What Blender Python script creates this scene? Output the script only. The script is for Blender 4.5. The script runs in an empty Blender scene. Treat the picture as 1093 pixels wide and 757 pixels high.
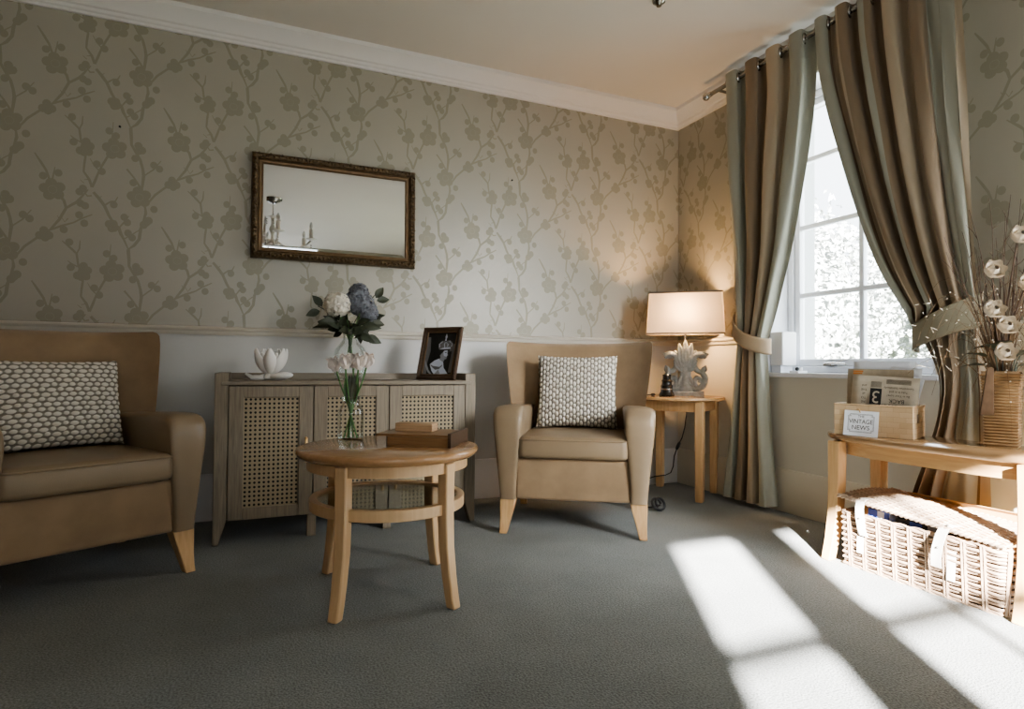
import bpy, bmesh, math, random
from mathutils import Vector, Matrix, Quaternion
random.seed(7)
PI=math.pi
scene=bpy.context.scene
COL=scene.collection
def V(*a): return Vector(a)
# ---------------------------------------------------------------- helpers
class MB:
    def __init__(s): s.v=[]; s.f=[]; s.m=[]; s.uv={}; s.col=None
    def add(s,vs,fs,m=0):
        o=len(s.v); s.v+= [tuple(p) for p in vs]
        for f in fs: s.f.append([i+o for i in f]); s.m.append(m)
        return o
    def box(s,x0,x1,y0,y1,z0,z1,m=0):
        vs=[(x,y,z) for z in (z0,z1) for y in (y0,y1) for x in (x0,x1)]
        s.add(vs,[(0,2,3,1),(4,5,7,6),(0,1,5,4),(2,6,7,3),(0,4,6,2),(1,3,7,5)],m); return s
    def obox(s,c,ax,ay,az,m=0):
        c=Vector(c); vs=[c+ax*i+ay*j+az*k for k in(-1,1) for j in(-1,1) for i in(-1,1)]
        s.add(vs,[(0,2,3,1),(4,5,7,6),(0,1,5,4),(2,6,7,3),(0,4,6,2),(1,3,7,5)],m); return s
    def loft(s,rings,cap=True,closed=True,m=0):
        n=len(rings[0]); o=len(s.v)
        for r in rings: s.v+=[tuple(p) for p in r]
        for i in range(len(rings)-1):
            for j in range(n if closed else n-1):
                a=o+i*n+j; b=o+i*n+(j+1)%n
                s.f.append([a,b,b+n,a+n]); s.m.append(m)
        if cap and closed:
            s.f.append([o+j for j in range(n)][::-1]); s.m.append(m)
            e=o+(len(rings)-1)*n; s.f.append([e+j for j in range(n)]); s.m.append(m)
        return s
    def tube(s,pts,r,seg=8,cap=True,m=0,closed=False):
        pts=[Vector(p) for p in pts]; n=len(pts)
        rr=r if isinstance(r,(list,tuple)) else [r]*n
        t0=(pts[1]-pts[0]).normalized()
        up=Vector((0,0,1)) if abs(t0.z)<.9 else Vector((1,0,0))
        nrm=t0.cross(up).normalized(); rings=[]; tp=t0
        for i in range(n):
            if closed: t=(pts[(i+1)%n]-pts[i-1])
            else: t=(pts[min(i+1,n-1)]-pts[max(i-1,0)])
            t=t.normalized() if t.length>1e-9 else tp
            q=tp.rotation_difference(t); nrm=q@nrm; nrm=(nrm-t*nrm.dot(t)).normalized(); tp=t
            b=t.cross(nrm)
            rings.append([pts[i]+(nrm*math.cos(2*PI*k/seg)+b*math.sin(2*PI*k/seg))*rr[i] for k in range(seg)])
        if closed: rings.append(rings[0]); cap=False
        return s.loft(rings,cap,True,m)
    def lathe(s,prof,seg=32,c=(0,0,0),m=0,cap=True):
        rings=[[(c[0]+r*math.cos(2*PI*k/seg),c[1]+r*math.sin(2*PI*k/seg),c[2]+z) for k in range(seg)] for r,z in prof]
        return s.loft(rings,cap,True,m)
    def grid(s,fn,nu,nv,m=0,uvfn=None):
        o=len(s.v)
        for j in range(nv+1):
            for i in range(nu+1):
                u,v=i/nu,j/nv; s.v.append(tuple(fn(u,v)))
                s.uv[len(s.v)-1]=uvfn(u,v) if uvfn else (u,v)
        for j in range(nv):
            for i in range(nu):
                a=o+j*(nu+1)+i; s.f.append([a,a+1,a+nu+2,a+nu+1]); s.m.append(m)
        return s
    def poly(s,pts,m=0): s.add(pts,[list(range(len(pts)))],m); return s
    def sphere(s,c,r,seg=12,rings=8,sc=(1,1,1),m=0):
        pr=[]
        for i in range(rings+1):
            a=-PI/2+PI*i/rings; pr.append([(c[0]+max(1e-4,math.cos(a))*r*sc[0]*math.cos(2*PI*k/seg),c[1]+max(1e-4,math.cos(a))*r*sc[1]*math.sin(2*PI*k/seg),c[2]+r*sc[2]*math.sin(a)) for k in range(seg)])
        return s.loft(pr,True,True,m)
    def xf(s,M,start=0):
        for i in range(start,len(s.v)): s.v[i]=tuple(M@Vector(s.v[i]))
        return s
    def build(s,name,mat,parent=None,bevel=0,seg=2,smooth=True,angle=40,fixn=False):
        me=bpy.data.meshes.new(name); me.from_pydata(s.v,[],s.f)
        mats=mat if isinstance(mat,(list,tuple)) else [mat]
        for m in mats: me.materials.append(m)
        me.polygons.foreach_set('material_index',[min(k,len(mats)-1) for k in s.m])
        if s.uv:
            ul=me.uv_layers.new(name='UVMap')
            for l in me.loops: ul.data[l.index].uv=s.uv.get(l.vertex_index,(0,0))
        if s.col is not None:
            ca=me.color_attributes.new('Col','FLOAT_COLOR','POINT')
            for i,c in enumerate(s.col): ca.data[i].color=(c,c,c,1)
        if fixn:
            bm=bmesh.new(); bm.from_mesh(me); bmesh.ops.recalc_face_normals(bm,faces=bm.faces); bm.to_mesh(me); bm.free()
        if smooth:
            me.polygons.foreach_set('use_smooth',[True]*len(me.polygons))
            me.set_sharp_from_angle(angle=math.radians(angle))
        me.update()
        o=bpy.data.objects.new(name,me); COL.objects.link(o)
        if parent is not None: o.parent=parent
        if bevel>0:
            b=o.modifiers.new('bevel','BEVEL'); b.width=bevel; b.segments=seg; b.limit_method='ANGLE'; b.angle_limit=math.radians(35); b.harden_normals=False
        return o
def thing(name,label,cat,loc=(0,0,0),rz=0,group=None):
    o=bpy.data.objects.new(name,None); COL.objects.link(o); o.location=loc; o.rotation_euler=(0,0,rz)
    o.empty_display_size=.05
    o['label']=label; o['category']=cat
    if group: o['group']=group
    return o
def tag(o,label,cat,group=None,kind=None):
    o['label']=label; o['category']=cat
    if group: o['group']=group
    if kind: o['kind']=kind
    return o
def struct(o): o['kind']='structure'; return o
def dup(root,loc,rz,label=None):
    r=root.copy(); COL.objects.link(r); r.location=loc; r.rotation_euler=(0,0,rz)
    if label: r['label']=label
    for ch in list(root.children):
        c=ch.copy(); COL.objects.link(c); c.parent=r
        for g in list(ch.children):
            d=g.copy(); COL.objects.link(d); d.parent=c
    return r
def lerp(a,b,t): return a+(b-a)*t
def interp(tab,x):
    if x<=tab[0][0]: return tab[0][1]
    for (a,va),(b,vb) in zip(tab,tab[1:]):
        if x<=b:
            t=(x-a)/(b-a); return va+(vb-va)*t
    return tab[-1][1]
def interp_s(tab,x):
    n=len(tab)
    if x<=tab[0][0]: return tab[0][1]
    if x>=tab[-1][0]: return tab[-1][1]
    for i in range(n-1):
        if x<=tab[i+1][0]:
            x0,p0=tab[i]; x1,p1=tab[i+1]; h=x1-x0; t=(x-x0)/h
            m0=(p1-tab[i-1][1])/(x1-tab[i-1][0]) if i>0 else (p1-p0)/h
            m1=(tab[i+2][1]-p0)/(tab[i+2][0]-x0) if i<n-2 else (p1-p0)/h
            return (2*t**3-3*t*t+1)*p0+(t**3-2*t*t+t)*h*m0+(-2*t**3+3*t*t)*p1+(t**3-t*t)*h*m1
def sm(t): t=max(0,min(1,t)); return t*t*(3-2*t)
def rrect(w,d,r,n=5,cx=0,cy=0):
    pts=[]
    for sx,sy,a0 in ((1,1,0),(-1,1,90),(-1,-1,180),(1,-1,270)):
        for k in range(n+1):
            a=math.radians(a0+90*k/n); pts.append((cx+sx*(w/2-r)+r*math.cos(a),cy+sy*(d/2-r)+r*math.sin(a)))
    return pts
def font_mesh(body,size,align='CENTER'):
    cu=bpy.data.curves.new('lettering','FONT'); cu.body=body; cu.size=size; cu.align_x=align; cu.align_y='CENTER'; cu.extrude=0; cu.resolution_u=3
    ob=bpy.data.objects.new('lettering',cu); COL.objects.link(ob)
    dg=bpy.context.evaluated_depsgraph_get(); dg.update()
    me=bpy.data.meshes.new_from_object(ob.evaluated_get(dg))
    vs=[v.co.copy() for v in me.vertices]; fs=[list(p.vertices) for p in me.polygons]
    bpy.data.objects.remove(ob); bpy.data.curves.remove(cu); bpy.data.meshes.remove(me)
    return vs,fs
def add_text(mb,body,size,M,m=0,align='CENTER',sx=1):
    vs,fs=font_mesh(body,size,align)
    mb.add([M@Vector((v.x*sx,v.y,0)) for v in vs],fs,m)
# ---------------------------------------------------------------- materials
def newmat(name):
    m=bpy.data.materials.new(name); m.use_nodes=True; nt=m.node_tree; b=nt.nodes['Principled BSDF']; return m,nt,b
def N(nt,t,**k):
    n=nt.nodes.new(t)
    for a,v in k.items(): setattr(n,a,v)
    return n
def rgba(c): return (c[0],c[1],c[2],1)
def plain(name,c,rough=.5,metal=0,spec=.5,noise=0,nscale=30,bump=0,bscale=200,sheen=0,coat=0):
    m,nt,b=newmat(name)
    b.inputs['Base Color'].default_value=rgba(c); b.inputs['Roughness'].default_value=rough; b.inputs['Metallic'].default_value=metal
    b.inputs['Specular IOR Level'].default_value=spec
    if sheen: b.inputs['Sheen Weight'].default_value=sheen
    if coat: b.inputs['Coat Weight'].default_value=coat; b.inputs['Coat Roughness'].default_value=.12
    tc=N(nt,'ShaderNodeTexCoord')
    if noise:
        n=N(nt,'ShaderNodeTexNoise'); n.inputs['Scale'].default_value=nscale; n.inputs['Detail'].default_value=6
        nt.links.new(tc.outputs['Object'],n.inputs['Vector'])
        r=N(nt,'ShaderNodeValToRGB'); r.color_ramp.elements[0].position=.3; r.color_ramp.elements[1].position=.7
        r.color_ramp.elements[0].color=rgba([x*(1-noise) for x in c]); r.color_ramp.elements[1].color=rgba([min(1,x*(1+noise)) for x in c])
        nt.links.new(n.outputs['Fac'],r.inputs['Fac']); nt.links.new(r.outputs['Color'],b.inputs['Base Color'])
    if bump:
        n2=N(nt,'ShaderNodeTexNoise'); n2.inputs['Scale'].default_value=bscale; n2.inputs['Detail'].default_value=4
        nt.links.new(tc.outputs['Object'],n2.inputs['Vector'])
        bp=N(nt,'ShaderNodeBump'); bp.inputs['Strength'].default_value=bump; bp.inputs['Distance'].default_value=.004
        nt.links.new(n2.outputs['Fac'],bp.inputs['Height']); nt.links.new(bp.outputs['Normal'],b.inputs['Normal'])
    return m
def wood(name,c1,c2,axis='Z',rough=.35,scale=9,coat=0,stretch=14):
    m,nt,b=newmat(name); tc=N(nt,'ShaderNodeTexCoord'); mp=N(nt,'ShaderNodeMapping')
    sc=[stretch]*3; sc['XYZ'.index(axis)]=1.0; mp.inputs['Scale'].default_value=sc
    nt.links.new(tc.outputs['Object'],mp.inputs['Vector'])
    n=N(nt,'ShaderNodeTexNoise'); n.inputs['Scale'].default_value=scale; n.inputs['Detail'].default_value=8; n.inputs['Distortion'].default_value=.6
    nt.links.new(mp.outputs['Vector'],n.inputs['Vector'])
    r=N(nt,'ShaderNodeValToRGB'); r.color_ramp.elements[0].position=.3; r.color_ramp.elements[1].position=.72
    r.color_ramp.elements[0].color=rgba(c1); r.color_ramp.elements[1].color=rgba(c2)
    nt.links.new(n.outputs['Fac'],r.inputs['Fac']); nt.links.new(r.outputs['Color'],b.inputs['Base Color'])
    b.inputs['Roughness'].default_value=rough
    if coat: b.inputs['Coat Weight'].default_value=coat; b.inputs['Coat Roughness'].default_value=.1
    bp=N(nt,'ShaderNodeBump'); bp.inputs['Strength'].default_value=.08; bp.inputs['Distance'].default_value=.002
    nt.links.new(n.outputs['Fac'],bp.inputs['Height']); nt.links.new(bp.outputs['Normal'],b.inputs['Normal'])
    return m
def thin_glass(name,c=(1,1,1),fac=.08,edge=.5):
    m=bpy.data.materials.new(name); m.use_nodes=True; nt=m.node_tree; nt.nodes.clear()
    o=N(nt,'ShaderNodeOutputMaterial'); mx=N(nt,'ShaderNodeMixShader'); t=N(nt,'ShaderNodeBsdfTransparent'); g=N(nt,'ShaderNodeBsdfGlossy')
    t.inputs['Color'].default_value=rgba(c); g.inputs['Roughness'].default_value=.03; g.inputs['Color'].default_value=(.9,.95,.95,1)
    lw=N(nt,'ShaderNodeLayerWeight'); lw.inputs['Blend'].default_value=.25
    mr=N(nt,'ShaderNodeMapRange'); mr.inputs['To Min'].default_value=fac; mr.inputs['To Max'].default_value=edge
    nt.links.new(lw.outputs['Fresnel'],mr.inputs['Value']); nt.links.new(mr.outputs['Result'],mx.inputs['Fac'])
    nt.links.new(t.outputs[0],mx.inputs[1]); nt.links.new(g.outputs[0],mx.inputs[2]); nt.links.new(mx.outputs[0],o.inputs['Surface'])
    return m
M={}
M['paper']=plain('wallpaper_ground',(.452,.43,.365),rough=.36,spec=.45,noise=.03,nscale=3)
M['motif']=plain('wallpaper_blossom',(.358,.338,.265),rough=.45,spec=.35)
M['motif_ring']=plain('wallpaper_blossom_ring',(.40,.38,.31),rough=.42,spec=.4)
M['dado']=plain('dado_paint',(.62,.61,.58),rough=.5,noise=.02,nscale=2)
M['dado_cream']=plain('cream_wall_paint',(.69,.66,.57),rough=.5,noise=.02,nscale=2)
M['rail']=plain('rail_paint',(.63,.59,.50),rough=.4)
M['white']=plain('white_gloss_paint',(.78,.77,.75),rough=.3)
M['winwhite']=plain('window_paint',(.80,.82,.86),rough=.35)
M['ceil']=plain('ceiling_paint',(.74,.70,.645),rough=.75,noise=.02,nscale=1.5)
M['cornice']=plain('cornice_paint',(.80,.78,.76),rough=.5)
M['skirt']=plain('skirting_paint',(.74,.74,.74),rough=.35)
M['skirt_cream']=plain('cream_skirting_paint',(.66,.61,.50),rough=.4)
def carpet():
    m,nt,b=newmat('grey_carpet'); tc=N(nt,'ShaderNodeTexCoord')
    n=N(nt,'ShaderNodeTexNoise'); n.inputs['Scale'].default_value=170; n.inputs['Detail'].default_value=3
    n1=N(nt,'ShaderNodeTexNoise'); n1.inputs['Scale'].default_value=4; n1.inputs['Detail'].default_value=4
    for q in (n,n1): nt.links.new(tc.outputs['Object'],q.inputs['Vector'])
    r=N(nt,'ShaderNodeValToRGB'); r.color_ramp.elements[0].position=.3; r.color_ramp.elements[1].position=.7
    r.color_ramp.elements[0].color=(.135,.143,.139,1); r.color_ramp.elements[1].color=(.295,.31,.30,1)
    nt.links.new(n.outputs['Fac'],r.inputs['Fac'])
    mr=N(nt,'ShaderNodeMapRange'); mr.inputs['From Min'].default_value=.3; mr.inputs['From Max'].default_value=.7; mr.inputs['To Min'].default_value=.9; mr.inputs['To Max'].default_value=1.08
    nt.links.new(n1.outputs['Fac'],mr.inputs['Value'])
    mx=N(nt,'ShaderNodeVectorMath',operation='SCALE'); nt.links.new(r.outputs['Color'],mx.inputs[0]); nt.links.new(mr.outputs['Result'],mx.inputs['Scale'])
    nt.links.new(mx.outputs['Vector'],b.inputs['Base Color']); b.inputs['Roughness'].default_value=.95; b.inputs['Specular IOR Level'].default_value=.1
    b.inputs['Sheen Weight'].default_value=.15
    bp=N(nt,'ShaderNodeBump'); bp.inputs['Strength'].default_value=.7; bp.inputs['Distance'].default_value=.006
    nt.links.new(n.outputs['Fac'],bp.inputs['Height']); nt.links.new(bp.outputs['Normal'],b.inputs['Normal'])
    return m
M['carpet']=carpet()
M['leather']=plain('tan_leather',(.27,.20,.128),rough=.36,spec=.5,noise=.1,nscale=5,bump=.12,bscale=260)
M['suede']=plain('tan_velour',(.30,.21,.128),rough=.85,spec=.2,noise=.16,nscale=7,bump=.15,bscale=350,sheen=.25)
M['beech']=wood('beech_wood',(.64,.43,.24),(.71,.50,.29),'Z',.32,6,coat=.15)
M['beech_x']=wood('beech_wood_top',(.42,.235,.11),(.52,.31,.155),'X',.22,5,coat=.6)
M['beech_pale']=wood('pale_beech_wood',(.58,.36,.17),(.70,.47,.25),'Z',.35,6,coat=.1)
M['beech_pale_x']=wood('pale_beech_top',(.50,.30,.14),(.62,.40,.20),'Y',.22,5,coat=.5)
M['beech_gloss']=wood('glossy_beech_top',(.34,.205,.10),(.43,.27,.14),'Y',.2,5,coat=.6)
M['oak']=wood('grey_oak',(.195,.16,.115),(.30,.25,.185),'Z',.55,7,stretch=18)
M['oak_x']=wood('grey_oak_horizontal',(.195,.16,.115),(.30,.25,.185),'X',.5,7,stretch=18)
M['darkwood']=wood('dark_brown_wood',(.055,.032,.018),(.10,.06,.035),'X',.4,8)
M['midwood']=wood('brown_wood',(.25,.145,.07),(.34,.205,.10),'X',.35,8)
M['blockwood']=wood('pale_block_wood',(.55,.36,.21),(.66,.46,.29),'X',.5,8)
M['glass']=thin_glass('clear_glass',(.96,.98,.97),.06,.55)
M['pane']=thin_glass('window_glass',(1,1,1),.03,.3)
M['tintglass']=thin_glass('shelf_glass',(.72,.72,.68),.12,.8)
M['chrome']=plain('dark_chrome',(.35,.33,.30),rough=.22,metal=1)
M['steel']=plain('brushed_steel',(.55,.53,.5),rough=.25,metal=1)
M['brass']=plain('brass',(.62,.42,.2),rough=.3,metal=1)
M['black']=plain('black_plastic',(.012,.012,.012),rough=.4)
M['blackgloss']=plain('black_gloss',(.02,.018,.015),rough=.2)
M['plastic']=plain('white_plastic',(.82,.82,.82),rough=.4)
M['mirror']=plain('mirror_silver',(.86,.87,.88),rough=.015,metal=1)
M['gilt']=plain('aged_gilt',(.15,.105,.06),rough=.45,metal=.55,noise=.45,nscale=70)
M['giltdark']=plain('gilt_moulding',(.20,.13,.07),rough=.4,metal=.4,noise=.15,nscale=30)
M['porcelain']=plain('white_porcelain',(.82,.79,.74),rough=.3)
M['tulip']=plain('tulip_petal',(.90,.82,.76),rough=.5,noise=.1,nscale=40)
M['green']=plain('stem_green',(.10,.22,.07),rough=.5)
M['leaf']=plain('dark_leaf',(.055,.065,.04),rough=.5,noise=.3,nscale=30)
M['leaf2']=plain('grey_green_leaf',(.09,.10,.07),rough=.55,noise=.3,nscale=30)
M['hyd_w']=plain('white_hydrangea',(.80,.75,.65),rough=.6,noise=.12,nscale=60)
M['hyd_b']=plain('blue_grey_hydrangea',(.20,.21,.24),rough=.6,noise=.35,nscale=60)
M['lampgrey']=plain('grey_painted_carving',(.27,.28,.265),rough=.6,noise=.25,nscale=40)
M['trimgrey']=plain('shade_trim',(.20,.17,.14),rough=.7)
M['strap']=plain('white_leather_strap',(.80,.77,.72),rough=.5)
M['wicker']=plain('pale_wicker',(.40,.285,.20),rough=.55,noise=.22,nscale=45)
M['wickerlid']=plain('whitewashed_wicker',(.43,.325,.24),rough=.55,noise=.22,nscale=45)
M['wickershadow']=plain('wicker_inner_shade',(.10,.06,.035),rough=.9)  # dark tone standing in for shade inside the baskets
M['card']=plain('white_card',(.78,.80,.84),rough=.6)
M['paperwhite']=plain('white_paper',(.84,.87,.93),rough=.5)
M['newsprint']=plain('aged_newsprint',(.60,.53,.42),rough=.8,noise=.1,nscale=25)
M['newsprint2']=plain('brown_newsprint',(.45,.38,.28),rough=.8,noise=.15,nscale=25)
M['ink']=plain('printing_ink',(.03,.03,.03),rough=.7)
M['inkgrey']=plain('faded_ink',(.14,.125,.10),rough=.7)
M['tancard']=plain('tan_cardboard',(.50,.31,.14),rough=.8,noise=.06,nscale=10)
M['rose']=plain('cream_petal',(.64,.56,.45),rough=.55,noise=.08,nscale=50)
M['twig']=plain('dry_twig',(.085,.05,.032),rough=.8,noise=.3,nscale=40)
M['straw']=plain('dry_grass',(.20,.125,.065),rough=.8,noise=.3,nscale=30)
M['seed']=plain('white_seed',(.72,.66,.56),rough=.7)
M['vasegold']=plain('bronze_vase',(.30,.20,.11),rough=.38,metal=.25,noise=.25,nscale=20)
M['dryleaf']=plain('brown_dried_leaf',(.075,.048,.03),rough=.95,spec=.05,noise=.25,nscale=25)
M['blue']=plain('blue_cover',(.05,.10,.42),rough=.4)
M['tie']=plain('tie_fabric',(.47,.36,.24),rough=.8,bump=.2,bscale=500)
M['tiegreen']=plain('green_tie_fabric',(.30,.275,.20),rough=.8,bump=.2,bscale=500)
# ---------------------------------------------------------------- room
CZ=2.60; FY=-5.70; LX=-4.7
def clip_poly(pts,s0,s1,z0,z1):
    def cl(p,ax,val,keepgt):
        out=[]
        for i in range(len(p)):
            a=p[i-1]; b=p[i]; ia=(a[ax]>=val) if keepgt else (a[ax]<=val); ib=(b[ax]>=val) if keepgt else (b[ax]<=val)
            if ia!=ib:
                t=(val-a[ax])/(b[ax]-a[ax]); out.append((a[0]+(b[0]-a[0])*t,a[1]+(b[1]-a[1])*t))
            if ib: out.append(b)
        return out
    for ax,val,k in((0,s0,True),(0,s1,False),(1,z0,True),(1,z1,False)):
        if len(pts)<3: return []
        pts=cl(pts,ax,val,k)
    return pts if len(pts)>=3 else []
PL=[(0.012, [(-0.149, 0.266), (-0.127, 0.24), (-0.103, 0.206), (-0.083, 0.158), (-0.068, 0.131), (-0.041, 0.101), (-0.032, 0.072), (-0.02, 0.049), (0.0, -0.0)]), (0.012, [(0.056, 0.241), (0.069, 0.213), (0.072, 0.187), (0.061, 0.137), (0.051, 0.104), (0.046, 0.055), (0.025, 0.021), (0.0, -0.0)]), (0.013, [(0.0, -0.0), (0.004, -0.047), (0.005, -0.082), (0.024, -0.118), (0.044, -0.154), (0.055, -0.196), (0.06, -0.231), (0.054, -0.29), (0.048, -0.328)]), (0.012, [(0.044, -0.354), (0.069, -0.382), (0.111, -0.32), (0.158, -0.275), (0.177, -0.255), (0.207, -0.234), (0.243, -0.18), (0.268, -0.123), (0.259, -0.088), (0.234, -0.056), (0.218, -0.045)]), (0.009, [(0.207, -0.234), (0.252, -0.21), (0.299, -0.19), (0.329, -0.168), (0.373, -0.144)]), (0.011, [(0.268, -0.123), (0.31, -0.09), (0.355, -0.024)]), (0.011, [(-0.155, -0.314), (-0.142, -0.278), (-0.127, -0.23), (-0.111, -0.193), (-0.094, -0.157), (-0.074, -0.124)]), (0.009, [(0.205, -0.007), (0.187, 0.048), (0.166, 0.084), (0.141, 0.125)]), (0.006, [(0.212, 0.007), (0.221, 0.067)]), (0.011, [(-0.155, -0.314), (-0.167, -0.277), (-0.19, -0.242), (-0.188, -0.204), (-0.184, -0.17), (-0.188, -0.128)]), (0.009, [(-0.188, -0.128), (-0.203, -0.097), (-0.211, -0.039), (-0.231, -0.017), (-0.27, 0.019)]), (0.007, [(-0.211, -0.039), (-0.2, -0.012), (-0.198, 0.027)]), (0.006, [(-0.206, -0.101), (-0.235, -0.085), (-0.246, -0.074)]), (0.006, [(-0.127, -0.23), (-0.149, -0.207), (-0.165, -0.175)]), (0.007, [(-0.075, -0.085), (-0.077, -0.064), (-0.073, 0.018)]), (0.007, [(-0.103, 0.206), (-0.076, 0.229), (-0.058, 0.232), (-0.048, 0.254)]), (0.007, [(-0.041, 0.101), (-0.013, 0.141), (0.0, 0.165)]), (0.007, [(-0.02, 0.049), (0.005, 0.066), (0.051, 0.104)]), (0.007, [(0.062, -0.23), (0.102, -0.194), (0.134, -0.146)]), (0.009, [(-0.013, -0.206), (0.018, -0.245), (0.046, -0.291), (0.051, -0.319)]), (0.007, [(-0.155, 0.248), (-0.173, 0.244), (-0.192, 0.27)]), (0.005, [(-0.127, 0.24), (-0.113, 0.25)]), (0.005, [(-0.248, 0.128), (-0.261, 0.109), (-0.274, 0.131)]), (0.005, [(0.243, -0.18), (0.235, -0.163)]), (0.005, [(-0.167, -0.277), (-0.188, -0.282)]), (0.005, [(0.338, 0.005), (0.321, 0.02)])]
PD=[(0.176, 0.02, 0.0165), (0.235, 0.041, 0.0165), (-0.241, 0.015, 0.0165), (-0.233, -0.105, 0.0165), (-0.137, -0.199, 0.0165), (-0.116, -0.232, 0.0165), (-0.089, -0.029, 0.0165), (-0.06, -0.049, 0.0165), (-0.064, 0.214, 0.0165), (-0.019, 0.157, 0.0165), (-0.006, 0.132, 0.0165), (-0.002, 0.08, 0.0165), (0.016, 0.059, 0.0165), (0.107, 0.209, 0.0165), (0.022, -0.149, 0.0165), (0.103, -0.172, 0.0165), (0.128, -0.188, 0.0165), (0.016, -0.271, 0.0165), (0.321, -0.151, 0.0165), (0.342, -0.189, 0.0165), (0.261, -0.227, 0.0165), (-0.205, 0.261, 0.0165), (-0.191, 0.279, 0.0165), (-0.181, 0.196, 0.0165), (0.325, -0.094, 0.0165), (0.168, -0.263, 0.018), (0.184, -0.238, 0.018), (0.204, -0.26, 0.018), (0.189, -0.271, 0.018), (-0.206, -0.143, 0.018), (-0.182, -0.096, 0.018), (-0.165, -0.116, 0.018), (-0.171, -0.145, 0.018), (-0.19, -0.149, 0.018), (-0.188, -0.124, 0.018), (-0.082, 0.117, 0.018), (-0.063, 0.119, 0.018), (-0.061, 0.1, 0.018), (-0.071, 0.097, 0.018), (0.064, 0.127, 0.018), (0.085, 0.15, 0.018), (0.074, 0.139, 0.018), (0.035, -0.085, 0.018), (0.051, -0.105, 0.018), (0.038, -0.109, 0.018)]
PF=[(0.043, -0.341), (0.214, -0.041), (-0.064, -0.114)]

def ribbon(pl,wd):
    out=[]
    L=[Vector((a,b)) for a,b in pl]; n=len(L)
    nr=[]
    for i in range(n):
        t=(L[min(i+1,n-1)]-L[max(i-1,0)]).normalized(); nr.append(Vector((-t.y,t.x)))
    rnd=random.Random(int(abs(pl[0][0]*1e4)))
    ws=[wd*.5*(1+.25*rnd.uniform(-1,1))*(.55 if i==n-1 else 1) for i in range(n)]
    for i in range(n-1):
        a,b=L[i],L[i+1]
        out.append([tuple(a+nr[i]*ws[i]),tuple(a-nr[i]*ws[i]),tuple(b-nr[i+1]*ws[i+1]),tuple(b+nr[i+1]*ws[i+1])])
    return out
def disc(x,y,r,n=12,sq=1): return [(x+r*math.cos(2*PI*k/n),y+r*sq*math.sin(2*PI*k/n)) for k in range(n)]
MOT=[]
for wd,pl in PL: MOT+=[(p,1) for p in ribbon(pl,wd)]
for x,y,r in PD: MOT.append((disc(x,y,r,12,1.1),1))
for x,y in PF:
    for k in range(5):
        a=2*PI*k/5+.5; MOT.append((disc(x+.031*math.cos(a),y+.031*math.sin(a),.0235,14),1))
    MOT.append((disc(x,y,.026,12),1))
    for k in range(14):
        a=2*PI*k/14; b=2*PI*(k+.75)/14
        MOT.append(([(x+.0165*math.cos(a),y+.0165*math.sin(a)),(x+.0165*math.cos(b),y+.0165*math.sin(b)),(x+.019*math.cos(b),y+.019*math.sin(b)),(x+.019*math.cos(a),y+.019*math.sin(a))],2))
def add_paper(mb,to3,fs,fz,s0,s1,z0,z1,flip=False):
    for i in range(int((s0-fs)/.525)-3,int((s1-fs)/.525)+4):
        for j in range(-5,6):
            ox=fs+.525*i; oz=fz+.603*j+(.30 if i%2 else 0)
            if ox<s0-.6 or ox>s1+.6 or oz<z0-.6 or oz>z1+.6: continue
            for ki,(p,m) in enumerate(MOT):
                q=clip_poly([(a+ox,b+oz) for a,b in p],s0,s1,z0,z1)
                if q:
                    off=.0006+.000011*ki
                    mb.poly([to3(a,b,off) for a,b in (q[::-1] if flip else q)],m)
# floor, ceiling
mb=MB(); mb.box(LX-.1,.0,FY,.0,-.05,0); struct(mb.build('floor',M['carpet'],smooth=False))
mb=MB(); mb.box(LX-.1,.4,FY-.05,.1,CZ,CZ+.08); struct(mb.build('ceiling',M['ceil'],smooth=False))
# back wall: paint below the rail, paper above, blossom motif in its own material
mb=MB(); mb.box(LX-.1,.0,.0,.1,0,.97,3); mb.box(LX-.1,0,0,.1,.97,CZ,0)
add_paper(mb,lambda s,z,o:(s,-o,z),-3.332,1.968,-4.2,-.002,.994,2.49)
struct(mb.build('wall_back',[M['paper'],M['motif'],M['motif_ring'],M['dado']],smooth=False,fixn=False))
# right wall with the window opening
WY0,WY1,WZ0,WZ1=-1.76,-.79,.775,2.40
mb=MB()
def rw(y0,y1,z0,z1,m): mb.box(0,.40,y0,y1,z0,z1,m)
RW=(-4.35,-3.15,.80,2.30)
rw(WY1,.1,.97,CZ,0); rw(RW[1],WY0,.97,CZ,0); rw(WY0,WY1,WZ1,CZ,0); rw(FY-.05,RW[0],.97,CZ,0); rw(RW[0],RW[1],RW[3],CZ,0)
rw(WY1,.1,-.05,.97,3); rw(RW[1],WY0,-.05,.97,3); rw(WY0,WY1,-.05,WZ0,3); rw(FY-.05,RW[0],-.05,.97,3); rw(RW[0],RW[1],-.05,RW[2],3)
add_paper(mb,lambda s,z,o:(-o,-s,z),1.787,2.084,.002,.75,.994,2.49,False)
add_paper(mb,lambda s,z,o:(-o,-s,z),1.787,2.084,1.80,3.1,.994,2.49,False)
struct(mb.build('wall_right',[M['paper'],M['motif'],M['motif_ring'],M['dado_cream']],smooth=False))
mb=MB(); mb.box(LX-.1,LX,FY,0,0,CZ); struct(mb.build('wall_left',M['midwood'],smooth=False))
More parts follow.
